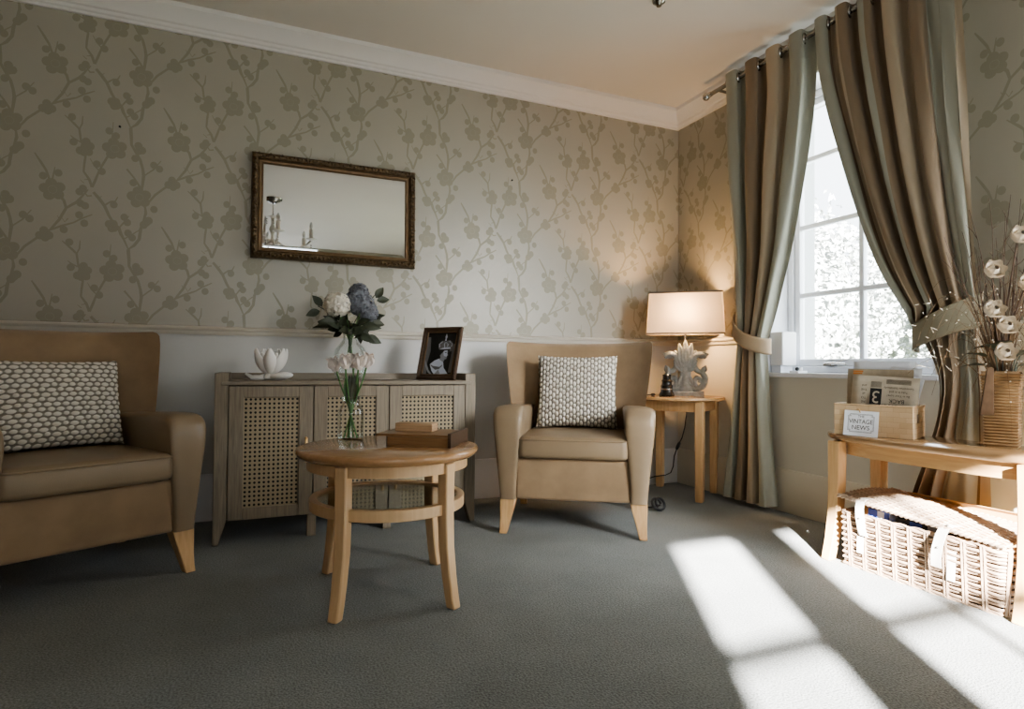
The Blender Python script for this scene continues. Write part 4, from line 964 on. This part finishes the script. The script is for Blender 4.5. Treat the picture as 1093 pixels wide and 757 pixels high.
# ---------------------------------------------------------------- half-round console table
KZ=.525
K=thing('console_table','pale-beech bow-fronted table under the window holding the news basket and bronze vase','console table',(-.17,-1.99,0))
def bow(hw,dp,n=40,e=3.2,off=0):
    pts=[(-off,hw),( -off,-hw)]
    out=[]
    for k in range(n+1):
        a=PI/2-PI*k/n*1.0
        cy=math.sin(a); cx=math.cos(a)
        y=hw*math.copysign(abs(cy)**(2/e*1.0),cy); x=-dp*abs(cx)**(2/e)
        out.append((x,y))
    return out
top=bow(.50,.335); 
rings=[]
for z,i in ((KZ-.028,.010),(KZ-.022,.002),(KZ-.012,0),(KZ-.004,.002),(KZ,.008)):
    rings.append([(x+i if x<-.01 else x,y*(1-i/.5),z) for x,y in top])
mb=MB(); mb.loft(rings); mb.build('tabletop',M['beech_gloss'],K,angle=50,fixn=True)
ap=bow(.44,.300); ap2=bow(.42,.282)
mb=MB(); n=len(ap)
mb.loft([[(a[0],a[1],KZ-.085),(a[0],a[1],KZ-.028),(b[0],b[1],KZ-.028),(b[0],b[1],KZ-.085)] for a,b in zip(ap,ap2)],True,True); mb.box(-.02,0,-.42,.42,KZ-.085,KZ-.028)
mb.build('apron',M['beech_pale_x'],K,angle=50,fixn=True)
for y,x,fl in ((.350,-.290,1),(-.350,-.290,1),(.350,-.030,0),(-.350,-.030,0)):
    rings=[]
    for z,o,w in ((KZ-.029,0,.052),(.42,.0,.052),(.30,.002,.050),(.18,.012,.047),(.09,.03,.043),(0,.055,.040)):
        cx=x-o*fl; cyy=y; rings.append([(cx+i*w/2,cyy+j*w/2,z) for i,j in ((-1,-1),(1,-1),(1,1),(-1,1))])
    mb=MB(); mb.loft(rings); mb.build('leg',M['beech_pale'],K,bevel=.004,fixn=True)
# ---------------------------------------------------------------- news basket
def stripmat():
    m,nt,b=newmat('woven_strip'); tc=N(nt,'ShaderNodeTexCoord'); br=N(nt,'ShaderNodeTexBrick')
    mp=N(nt,'ShaderNodeMapping'); mp.inputs['Rotation'].default_value=(PI/2,0,0); nt.links.new(tc.outputs['Object'],mp.inputs['Vector'])
    sx=N(nt,'ShaderNodeSeparateXYZ'); nt.links.new(tc.outputs['Object'],sx.inputs[0]); ad=N(nt,'ShaderNodeMath',operation='ADD'); nt.links.new(sx.outputs[0],ad.inputs[0]); nt.links.new(sx.outputs[1],ad.inputs[1])
    cm=N(nt,'ShaderNodeCombineXYZ'); nt.links.new(ad.outputs[0],cm.inputs[0]); nt.links.new(sx.outputs[2],cm.inputs[1])
    br.offset=.5; br.inputs['Scale'].default_value=1; br.inputs['Brick Width'].default_value=.044; br.inputs['Row Height'].default_value=.021; br.inputs['Mortar Size'].default_value=.0007
    br.inputs['Color1'].default_value=(.55,.39,.23,1); br.inputs['Color2'].default_value=(.62,.46,.29,1); br.inputs['Mortar'].default_value=(.44,.30,.17,1)
    nt.links.new(cm.outputs[0],br.inputs['Vector']); nt.links.new(br.outputs['Color'],b.inputs['Base Color']); b.inputs['Roughness'].default_value=.6
    bp=N(nt,'ShaderNodeBump'); bp.inputs['Strength'].default_value=.5; bp.inputs['Distance'].default_value=.003; bp.invert=True
    nt.links.new(br.outputs['Fac'],bp.inputs['Height']); nt.links.new(bp.outputs['Normal'],b.inputs['Normal']); return m
M['strip']=stripmat()
NBA=math.atan2(-.270,.100); NBW,NBD,NBH=.288,.178,.128
# origin: front-left bottom corner; local x along the front, local y to the back (towards the wall)
NBL=(-.478,-1.641,KZ)
B=thing('news_basket','woven-strip rectangular basket of newspapers on the console table','basket',NBL,NBA)
mb=MB(); th=.006
mb.box(0,NBW,0,th,0,NBH); mb.box(0,NBW,NBD-th,NBD,0,NBH); mb.box(0,th,th,NBD-th,0,NBH)
# right end with a hand slot
mb.box(NBW-th,NBW,th,NBD-th,0,.060); mb.box(NBW-th,NBW,th,NBD-th,.098,NBH); mb.box(NBW-th,NBW,th,.056,.060,.098); mb.box(NBW-th,NBW,.094,NBD-th,.060,.098); mb.box(0,NBW,0,NBD,.0,.005)
mb.build('basket_body',M['strip'],B,bevel=.001)
mb=MB(); mb.tube([(x,y,NBH) for x,y in rrect(NBW,NBD,.006,3,NBW/2,NBD/2)],.004,6,closed=True); mb.build('rim',M['strip'],B)
mb=MB(); mb.box(NBW-.014,NBW-.010,.05,.10,.055,.103); mb.build('slot_shade',M['wickershadow'],B)  # dark sheet behind the hand slot, coloured as the basket's inner shade
def sheet(name,label,cat,mat,x0,y0,w,h,tilt,yaw,z0=.01,bend=.01,extra=None,grp='papers in the news basket'):
    Mx=Matrix.Translation(V(*NBL))@Matrix.Rotation(NBA,4,'Z')@Matrix.Translation(V(x0,y0,z0))@Matrix.Rotation(yaw,4,'Y')@Matrix.Rotation(-tilt,4,'X')
    mb=MB(); mb.grid(lambda u,v:((u-.5)*w,bend*math.sin(PI*u)+.004*math.sin(5*v),v*h),8,8)
    o=mb.build(name,mat,None,angle=180); o.matrix_world=Mx
    q=o.modifiers.new('t','SOLIDIFY'); q.thickness=.003
    tag(o,label,cat,grp); 
    if extra: extra(o)
    return o
sheet('paper_folder','large pale translucent folder at the back of the news basket','folder',M['paperwhite'],.150,.120,.235,.300,.10,.0,bend=-.012)
sheet('paper_folder','pale folder at the right rear of the news basket','folder',M['card'],.215,.102,.11,.275,.10,.08,bend=-.004)
sheet('paper_folder','pale sheet leaning out past the right end of the news basket','folder',M['paperwhite'],.222,.100,.05,.240,.06,.24,bend=.0)
sheet('paper_folder','narrow pale sheet leaning left in the news basket','folder',M['card'],.070,.108,.06,.262,.10,-.10,bend=.0)
sheet('newspaper','browned newspaper with orange corner standing behind the front one in the news basket','newspaper',M['newsprint2'],.138,.080,.245,.268,.12,.02)
def printed(o):
    mb=MB()
    def at(x,z,r=PI): return Matrix.Translation(V(x,-.0105-.0015+0,z))@Matrix.Rotation(PI/2,4,'X')@Matrix.Rotation(r,4,'Z')
    y=-.006
    def tx(s,size,x,z,m=0,sx=1): add_text(mb,s,size,Matrix.Translation(V(x,y,z+.068))@Matrix.Rotation(PI/2,4,'X')@Matrix.Rotation(PI,4,'Z'),m,'CENTER',sx)
    mb.poly([(-.050,y,.120),(-.008,y,.120),(-.008,y,.186),(-.050,y,.186)],0)
    mb2=MB(); add_text(mb2,'3',.072,Matrix.Translation(V(-.029,y-.0012,.153))@Matrix.Rotation(PI/2,4,'X')@Matrix.Rotation(PI,4,'Z'),0,'CENTER',.95)
    tx('BACK',.022,.048,.071); tx('CTSON',.022,.020,.048)
    for i,s in enumerate(('Be in Your Love!','Take It in and','Sometimes Somebody')): tx(s,.0125,.052,.092+.016*i,0,.95)
    for r in range(6): mb.poly([(-.050,y,.192+.004*r),(-.010,y,.192+.004*r),(-.010,y,.194+.004*r),(-.050,y,.194+.004*r)],1)
    for r in range(5): mb.poly([(.006,y,.208+.004*r),(.094,y,.208+.004*r),(.094,y,.210+.004*r),(.006,y,.210+.004*r)],1)
    for i,s in enumerate(('ME','TO','all','THE','and')): tx(s,.013,-.074,.06+.017*i)
    k=mb.build('printed_text',[M['ink'],M['inkgrey']],o,smooth=False)
    mb2.build('printed_numeral',M['newsprint'],o,smooth=False)
sheet('newspaper','front newspaper standing upside down in the news basket, showing a large 3','newspaper',M['newsprint'],.162,.045,.245,.238,.13,.05,bend=-.0,extra=printed)
mb=MB(); mb.box(-.02,.02,-.0045,-.0035,.165,.178); 
for o in bpy.data.objects:
    if o.name.startswith('newspaper') and 'orange' in o.get('label',''):
        mb=MB(); mb.poly([(-.10,-.006,.245),(-.065,-.006,.245),(-.065,-.006,.251),(-.10,-.006,.251)]); mb.poly([(-.10,-.006,.253),(-.062,-.006,.253),(-.062,-.006,.260),(-.10,-.006,.260)]); mb.build('orange_stamp',plain('orange_ink',(.55,.22,.06),rough=.7),o,smooth=False)
        mb=MB(); mb.box(-.09,.10,-.0075,-.0045,.10,.185); 
# sign card
CM=Matrix.Translation(V(*NBL))@Matrix.Rotation(NBA,4,'Z')@Matrix.Translation(V(.105,-.020,.001))@Matrix.Rotation(.02,4,'Y')@Matrix.Rotation(-.16,4,'X')
t=thing('sign_card','white card reading THE VINTAGE NEWS leaning on the news basket','sign'); t.matrix_world=CM
cw,chh=.128,.104
mb=MB(); mb.box(-cw/2,cw/2,0,.0015,0,chh); mb.build('card_sheet',M['card'],t,smooth=False)
mb=MB()
def ctx(s,size,x,z,sx=1): add_text(mb,s,size,Matrix.Translation(V(x,-.0008,z))@Matrix.Rotation(PI/2,4,'X'),0,'CENTER',sx)
ctx('THE',.013,0,.080); ctx('VINTAGE',.0255,0,.059,.84); ctx('NEWS',.0255,0,.034,.95)
def fr(x0,x1,z0,z1,w,c=.007):
    pts=[(x0+c,z0),(x1-c,z0),(x1-c,z0+c),(x1,z0+c),(x1,z1-c),(x1-c,z1-c),(x1-c,z1),(x0+c,z1),(x0+c,z1-c),(x0,z1-c),(x0,z0+c),(x0+c,z0+c)]
    for i in range(len(pts)):
        a=pts[i-1]; b=pts[i]; xa,xb=min(a[0],b[0])-w/2,max(a[0],b[0])+w/2; za,zb=min(a[1],b[1])-w/2,max(a[1],b[1])+w/2
        mb.poly([(xa,-.0008,za),(xb,-.0008,za),(xb,-.0008,zb),(xa,-.0008,zb)])
fr(-.048,.048,.016,.090,.0012); fr(-.045,.045,.019,.087,.0006)
mb.build('printed_lettering',M['ink'],t,smooth=False)
mb=MB(); mb.tube([(-.005,.001,chh-.008),(-.008,-.004,chh+.004),(-.014,.004,chh+.008)],.002,6); mb.build('ribbon_tie',M['tancard'],t)
# ---------------------------------------------------------------- wicker hamper
H=thing('wicker_hamper','pale wicker hamper with white straps on the carpet under the console table','hamper',(-.505,-1.712,0))
HL,HD,HH=.575,.285,.218     # length (towards -y), depth (towards +x), height
def hp(s,d,z): return (d,-s,z)
def perim(f,off=0,z=0):
    """point at arc f (metres) on the hamper's outline"""
    P=2*(HL+HD); f%=P
    fl=z/HH*.012
    l,d=HL,HD
    if f<l: x,y,nx,ny=0,f,-1,0
    elif f<l+d: x,y,nx,ny=f-l,l,0,1
    elif f<2*l+d: x,y,nx,ny=d,l-(f-l-d),1,0
    else: x,y,nx,ny=d-(f-2*l-d),0,0,-1
    x+=nx*(off+fl); y+=ny*(off+fl)
    return (x,-y,z)
Ptot=2*(HL+HD); NST=28; sp=Ptot/NST
mb=MB(); rows=18
for r in range(rows):
    z=.010+(HH-.02)*r/(rows-1); pts=[]
    for k in range(NST*4):
        f=k*sp/4; wv=math.cos(PI*f/sp+(PI if r%2 else 0)); pts.append(perim(f,.0055*wv,z+.0012*math.sin(f*9+r)))
    mb.tube(pts,.0050,5,closed=True)
for k in range(NST):
    for e in (-.005,.005): mb.tube([perim(k*sp+sp/2+e,.004,.002),perim(k*sp+sp/2+e,.004,HH*.5),perim(k*sp+sp/2+e,.004,HH-.002)],.0042,5)
for z in (.004,HH-.001): 
    for q in range(2):
        pts=[perim(k*sp/4,.004*math.sin(2*PI*k/8+PI*q),z+.004*math.cos(2*PI*k/8+PI*q)) for k in range(NST*4)]
        mb.tube(pts,.0045,5,closed=True)
mb.build('woven_body',M['wicker'],H,angle=70)
mb=MB(); i=.012; mb.box(i,HD-i,-HL+i,-i,.002,.006); mb.box(i,i+.003,-HL+i,-i,.006,HH-.02); mb.box(HD-i-.003,HD-i,-HL+i,-i,.006,HH-.02); mb.box(i,HD-i,-i-.003,-i,.006,HH-.02); mb.box(i,HD-i,-HL+i,-HL+i+.003,.006,HH-.02); mb.build('lining',M['wickershadow'],H,smooth=False)  # dark liner added against see-through, coloured as the hamper's inner shade
# lid: propped a little open at the far end
LIDM=Matrix.Translation(V(0,0,HH+.008))
def lidz(s,d): return HH+.064-.050*(s/HL)+.03*math.sin(PI*max(0,min(1,d/HD)))*.4
mb=MB(); nr=30
for r in range(nr):
    d=-.018+(HD+.03)*r/(nr-1)
    mb.tube([( d, .012-s, lidz(s,d)+.0035*math.cos(PI*s/.034+(PI if r%2 else 0))) for s in [ (HL+.024)*k/54 for k in range(55)]],.0048,5)
for k in range(18):
    s=(HL+.02)*k/17; mb.tube([(d,.010-s,lidz(s,d)) for d in [-.018+(HD+.03)*q/6 for q in range(7)]],.004,5)
for q in range(2):
    for dd in (-.022,HD+.016):
        mb.tube([(dd+.004*math.sin(2*PI*k/5+PI*q),.014-(HL+.028)*k/80,lidz((HL)*k/80,dd)+.005*math.cos(2*PI*k/5+PI*q)) for k in range(81)],.0055,6)
mb.build('woven_lid',M['wickerlid'],H,angle=70)
mb=MB(); mb.grid(lambda u,v:(-.014+(HD+.024)*v,.008-(HL+.016)*u,lidz(HL*u,HD*v)-.003),12,6); mb.build('lid_lining',M['tancard'],H)
for s_,ln in ((.085,.14),(.415,.14)):
    mb=MB(); zt=lidz(s_,-.02)+.008
    path=[(.03,zt+.002),(-.01,zt+.003),(-.030,zt-.006),(-.040,zt-.03),(-.042,zt-.07),(-.036,zt-.115),(-.026,zt-ln)]
    if s_>.3: path=[(.03,zt+.002),(-.01,zt+.003),(-.030,zt-.006),(-.044,zt-.03),(-.056,zt-.07),(-.058,zt-.105),(-.050,zt-ln)]
    w=.017; dr=-.018 if s_<.3 else .022
    mb.loft([[(x,-s_-w+dr*i/6,z),(x,-s_+w+dr*i/6,z),(x+.003,-s_+w+dr*i/6,z-.001),(x+.003,-s_-w+dr*i/6,z-.001)] for i,(x,z) in enumerate(path)])
    o=mb.build('strap',M['strap'],H,angle=40,fixn=True)
    mb=MB(); mb.tube([(path[1][0]-.012,-s_,zt+.004),(path[1][0]-.012,-s_,zt+.008)],.004,8); mb.sphere((path[4][0]-.002,-s_+dr*.6,path[4][1]),.004,8,6); mb.build('stud',M['steel'],o)
    mb=MB(); mb.loft([[(-.012,-s_-.014-dr*.3,.17),(-.012,-s_+.014-dr*.3,.17),(-.009,-s_+.014-dr*.3,.17),(-.009,-s_-.014-dr*.3,.17)],[(-.020,-s_-.013-dr*.3,.07),(-.020,-s_+.013-dr*.3,.07),(-.017,-s_+.013-dr*.3,.07),(-.017,-s_-.013-dr*.3,.07)]]); mb.build('strap_keeper',M['strap'],H,fixn=True)
# things inside the hamper
t=thing('leather_pouch','rounded tan pouch peeping out at the left of the hamper','pouch',(-.455,-1.775,.145))
mb=MB(); mb.sphere((0,0,.055),.055,16,10,(.5,.9,1.05)); mb.build('pouch_body',M['tancard'],t)
def book(lab,loc,rz,mat,w,d,h,mat2):
    t=thing('paperback_book',lab,'book',loc,rz)
    mb=MB(); mb.box(0,w,0,d,0,.0015); mb.box(0,w,0,d,h-.0015,h); mb.box(0,.0015,0,d,0,h); mb.build('cover',mat,t)
    mb=MB(); mb.box(.0016,w-.003,.002,d-.002,.0016,h-.0016); mb.build('page_block',M['paperwhite'],t)
    mb=MB(); mb.box(-.0006,0,.02,d*.55,.003,h-.003); mb.build('spine_panel',mat2,t,smooth=False)
book('blue and white paperback lying inside the hamper','' or (-.482,-1.885,.200),math.radians(2),M['blue'],.15,.085,.046,M['paperwhite'])
book('black paperback with blue marks lying inside the hamper',(-.482,-2.03,.188),math.radians(-1),M['black'],.15,.12,.046,M['blue'])
t=thing('brown_packet','brown cardboard packet at the right inside the hamper','packet',(-.485,-2.18,.185),.0)
mb=MB(); mb.box(0,.16,-.05,.05,0,.036); mb.build('packet_body',M['tancard'],t,bevel=.002)
# open box behind hamper
t=thing('cardboard_tray','tan open cardboard box behind the hamper under the console table','box',(-.105,-2.02,0))
mb=MB(); x0,x1,y0,y1=-.100,-.048,-.26,.24
for a in ((x0,x0+.004,y0,y1),(x1-.004,x1,y0,y1),(x0,x1,y0,y0+.004),(x0,x1,y1-.004,y1)): mb.box(a[0],a[1],a[2],a[3],.004,.275)
mb.box(x0,x1,y0,y1,.001,.005); mb.build('box_body',M['tancard'],t,smooth=False)
mb=MB(); mb.loft([[(x0,y0,.274),(x0,y1,.274),(x0,y1,.277),(x0,y0,.277)],[(x0-.012,y0,.285),(x0-.012,y1,.285),(x0-.012,y1,.288),(x0-.012,y0,.288)]]); mb.build('flap',M['tancard'],t,fixn=True)
# ---------------------------------------------------------------- bronze vase with dried arrangement
VC=(-.258,-2.155)
t=thing('bronze_vase','square ribbed bronze vase on the console table holding dried flowers','vase',(VC[0],VC[1],KZ),math.atan2(.92,.39)+PI/4)
mb=MB(); rings=[]; hv=.272; nrib=24
for k in range(nrib*2+1):
    z=.004+(hv-.012)*k/(nrib*2); f=z/hv; hw=.047+.008*f**1.5+(.0036 if k%2 else 0)
    rings.append([(x,y,z) for x,y in rrect(2*hw,2*hw,.006,2)])
rings=[[(x,y,0) for x,y in rrect(.094,.094,.006,2)]]+rings+[[(x,y,hv) for x,y in rrect(.112,.112,.006,2)],[(x,y,hv) for x,y in rrect(.098,.098,.006,2)],[(x,y,hv-.1) for x,y in rrect(.09,.09,.006,2)]]
mb.loft(rings); mb.build('vase_body',M['vasegold'],t,angle=25,fixn=True)
VT=V(VC[0],VC[1],KZ+.265)
def wp(px): return V(*px)
rnd=random.Random(21)
# dried leaf hanging on the left
t=thing('dried_leaf','broad brown dried leaf hanging down the left side of the bronze vase','leaf',tuple(VT))
mb=MB(); mb.grid(lambda u,v:tuple(V(-.02,.0,.02)+RX*(-.098-.022*v+(u-.5)*(.022+.028*v))+FX*(-.085-.01*v)+V(0,0,-.165*v+.0)),8,8); o=mb.build('leaf_blade',M['dryleaf'],t,angle=180); q=o.modifiers.new('t','SOLIDIFY'); q.thickness=.003
def ranun(pos,label,s=.034,face=None):
    t=thing('cream_ranunculus',label,'flower',tuple(VT),0,'cream flowers in the dried arrangement')
    p=V(*pos)-VT
    mb=MB(); q=V(p.x*.25,p.y*.25,p.z*.45); mb.tube([V(p.x*.03,p.y*.03,-.18),V(p.x*.06,p.y*.06,0),q,p-V(0,0,s*.3)],.0028,6); mb.build('stem',M['twig'],t)
    f=(V(-.5,-.8,.35) if face is None else V(*face)).normalized(); R_=V(0,0,1).rotation_difference(f).to_matrix().to_4x4(); Mx=Matrix.Translation(p-V(0,0,s*.2))@R_
    for r,n,tl,L_,W_,cl in ((.003,4,.35,.7,.8,.75),(.008,5,.85,.95,1.1,.85),(.012,6,1.30,1.12,1.2,.75)):
        mb=MB()
        for i in range(n): az=2*PI*i/n+r*300; petal(mb,(r*math.cos(az),r*math.sin(az),-.004),az,tl,L_*s*1.15,W_*s*1.25,.5,cl,5,6)
        mb.xf(Mx); mb.build('petal_whorl',M['rose'],t,angle=180)
    mb=MB(); mb.sphere((0,0,.008),s*.28,10,6); mb.xf(Mx); mb.build('flower_centre',M['black'] if rnd.random()<.4 else M['rose'],t)
for pos,lab in (((-.298,-2.228,1.272),'topmost cream flower at the right edge of the dried arrangement'),((-.384,-2.192,1.150),'upper left cream flower in the dried arrangement'),((-.275,-2.238,1.105),'cream flower at the right edge just below the topmost one in the dried arrangement'),((-.385,-2.191,1.012),'cream flower left of centre in the dried arrangement, below the upper left one'),((-.343,-2.209,.957),'cream flower near the centre of the dried arrangement, above the lowest one'),((-.352,-2.206,.864),'lowest fully open cream flower just above the bronze vase'),((-.266,-2.243,.80),'cream flower beside the vase rim at the right edge of the picture')):
    ranun(pos,lab)
# curly twigs
t=thing('curly_twigs','tall thin curling brown twigs rising from the bronze vase','twigs',tuple(VT)); 
tips=[(-.09,.03,.60),(-.135,.02,.52),(-.05,.0,.64),(-.16,.05,.45),(-.02,-.03,.58),(.04,-.05,.62),(.07,-.05,.55),(-.11,-.02,.40),(.02,.04,.5),(.10,-.06,.48),(-.19,.02,.50),(-.07,.05,.47),(0.05,.02,.66),(.09,.0,.6)]
for k,(a,b,z) in enumerate(tips):
    mb=MB(); pts=[]; ph=rnd.uniform(0,6); am=rnd.uniform(.010,.022)
    for i in range(15):
        f=i/14; p=RX*(a*f**1.4+am*math.sin(7*f+ph)*f)+FX*(b*f+am*.6*math.cos(6*f+ph)*f)+V(0,0,-.15+(z+.15)*f); pts.append(p)
    mb.tube(pts,[.0032*(1-.75*i/14) for i in range(15)],5)
    for q in (8,10,12):
        d=RX*rnd.uniform(-.05,.05)+V(0,0,rnd.uniform(.02,.06)); mb.tube([pts[q],pts[q]+d*.5+RX*.006,pts[q]+d],[.0016,.0012,.0006],4)
    mb.build('twig',M['twig'],t)
# arching grasses (uncountable)
mb=MB()
for k in range(120):
    az=rnd.uniform(0,2*PI); sp_=rnd.uniform(.04,.30); up=rnd.uniform(.05,.36); 
    d=RX*math.cos(az)*sp_*(1.15 if math.cos(az)<0 else .7)+FX*math.sin(az)*sp_*.45
    dr=rnd.uniform(0,.30) if math.cos(az)<.2 else .05
    pts=[]
    for i in range(9):
        f=i/8; pts.append(VT+d*f**1.2+V(0,0,-.12+(.12+up)*math.sin(f*PI*.62)/.93-dr*f**3))
    mb.tube(pts,[.0015*(1-.7*i/8) for i in range(9)],4,m=0)
    if k%3==0:
        for q in range(3):
            i=rnd.choice((4,5,6,7)); mb.sphere(tuple(pts[i]+V(rnd.uniform(-.006,.006),rnd.uniform(-.006,.006),.003)),.0028,6,4,m=1)
for k in range(26):   # pale wisps at the left
    a=-rnd.uniform(.12,.30); z=rnd.uniform(-.02,.26); p=VT+RX*a+FX*rnd.uniform(-.03,.05)+V(0,0,z); d=RX*rnd.uniform(-.035,.01)+V(0,0,rnd.uniform(-.012,.022)); mb.tube([p,p+d],[.0016,.0008],4,m=1)
o=mb.build('dried_grass_spray',[M['straw'],M['seed']],None,angle=180); tag(o,'spray of fine dry arching grasses spreading left from the bronze vase','dried grass',None,'stuff')
# dark leaf stems
t=thing('dark_leaf_stems','dark grey-green leaves at the base of the dried arrangement','leaves',tuple(VT))
for k in range(12):
    az=2*PI*k/12+rnd.uniform(-.2,.2); r=rnd.uniform(.02,.06); b=RX*math.cos(az)*r+FX*math.sin(az)*r+V(0,0,rnd.uniform(.02,.10))
    mb=MB(); leafshape(mb,b,RX*math.cos(az)+FX*math.sin(az)+V(0,0,rnd.uniform(-.1,.7)),(0,0,1),rnd.uniform(.06,.09),rnd.uniform(.035,.05),.25); mb.tube([V(0,0,-.1),b],.0025,5); mb.build('leaf',M['leaf'],t,angle=180)

for x,z,l in ((-3.376,1.965,'tiny dark nail in the papered wall left of the mirror'),(-1.284,1.967,'tiny dark nail in the papered wall right of the mirror')):
    t=thing('wall_nail',l,'nail',(x,0,z)); mb=MB(); mb.tube([(0,0,0),(0,-.010,0)],.0035,8); mb.sphere((0,-.010,0),.0055,8,6); mb.build('nail_shank',M['black'],t)
CAMP=(648.1582088760334,1.1692604940805988,0.020266972320013416,0.007391713520835286)
# ---------------------------------------------------------------- light
def sun():
    d=V(.495*.9205,.869*.9205,-.3907)
    l=bpy.data.lights.new('sun','SUN'); l.energy=SUN_E; l.angle=math.radians(.9); l.color=(1,.975,.94)
    o=bpy.data.objects.new('sun',l); COL.objects.link(o); o.rotation_euler=d.to_track_quat('-Z','Y').to_euler(); o.location=(-6,-12,6)
def area(name,loc,rot,sx,sy,e,c):
    l=bpy.data.lights.new(name,'AREA'); l.shape='RECTANGLE'; l.size=sx; l.size_y=sy; l.energy=e; l.color=c
    o=bpy.data.objects.new(name,l); COL.objects.link(o); o.location=loc; o.rotation_euler=rot
def point(name,loc,e,c,r):
    l=bpy.data.lights.new(name,'POINT'); l.energy=e; l.color=c; l.shadow_soft_size=r
    o=bpy.data.objects.new(name,l); COL.objects.link(o); o.location=loc
SUN_E=88.0
sun()
SK=(.90,.95,1.0)


area('skylight_side_window',(.30,-1.275,1.58),(PI/2,0,PI/2),.9,1.55,22,(.86,.93,1.0))
def area_aim(name,loc,to,sx,sy,e,c,spread):
    area(name,loc,(V(*to)-V(*loc)).to_track_quat('-Z','Z').to_euler(),sx,sy,e,c); bpy.data.objects[name].data.spread=math.radians(spread)
area_aim('added_key_light',(-.03,-3.75,1.55),(-.72,-.85,.55),1.15,1.4,18,(.97,.99,1),55)  # added key lamp with narrowed spread, aimed at the corner armchair
point('lamp_bulb_light',(-.222,-.355,STZ+.535),34,(1,.60,.28),.045)
# second lamp contribution is the same bulb; sky for everything outdoors
wd=bpy.data.worlds.new('sky'); scene.world=wd; wd.use_nodes=True; bg=wd.node_tree.nodes['Background']
bg.inputs['Color'].default_value=(.86,.93,1,1); bg.inputs['Strength'].default_value=4.0
# ---------------------------------------------------------------- camera
f,yaw,pit,rol=CAMP
cam=bpy.data.cameras.new('camera'); co=bpy.data.objects.new('camera',cam); COL.objects.link(co)
cam.sensor_width=36; cam.sensor_fit='HORIZONTAL'; cam.lens=f*36/1093; cam.clip_start=.05
cy,sy=math.cos(yaw),math.sin(yaw); fw=V(cy*math.cos(pit),sy*math.cos(pit),math.sin(pit)); r0=V(sy,-cy,0); u0=r0.cross(fw)
R=r0*math.cos(rol)+u0*math.sin(rol); U=-r0*math.sin(rol)+u0*math.cos(rol)
mw=Matrix((R,U,-fw)).transposed().to_4x4(); mw.translation=V(-2.7527268,-3.48671991,.8); co.matrix_world=mw
scene.camera=co
scene.view_settings.view_transform='AgX'; scene.view_settings.look='AgX - Medium High Contrast'; scene.view_settings.exposure=0.22
scene.cycles.max_bounces=10; scene.cycles.transparent_max_bounces=16; scene.cycles.sample_clamp_indirect=4; scene.cycles.use_denoising=True; scene.cycles.caustics_reflective=False; scene.cycles.caustics_refractive=False
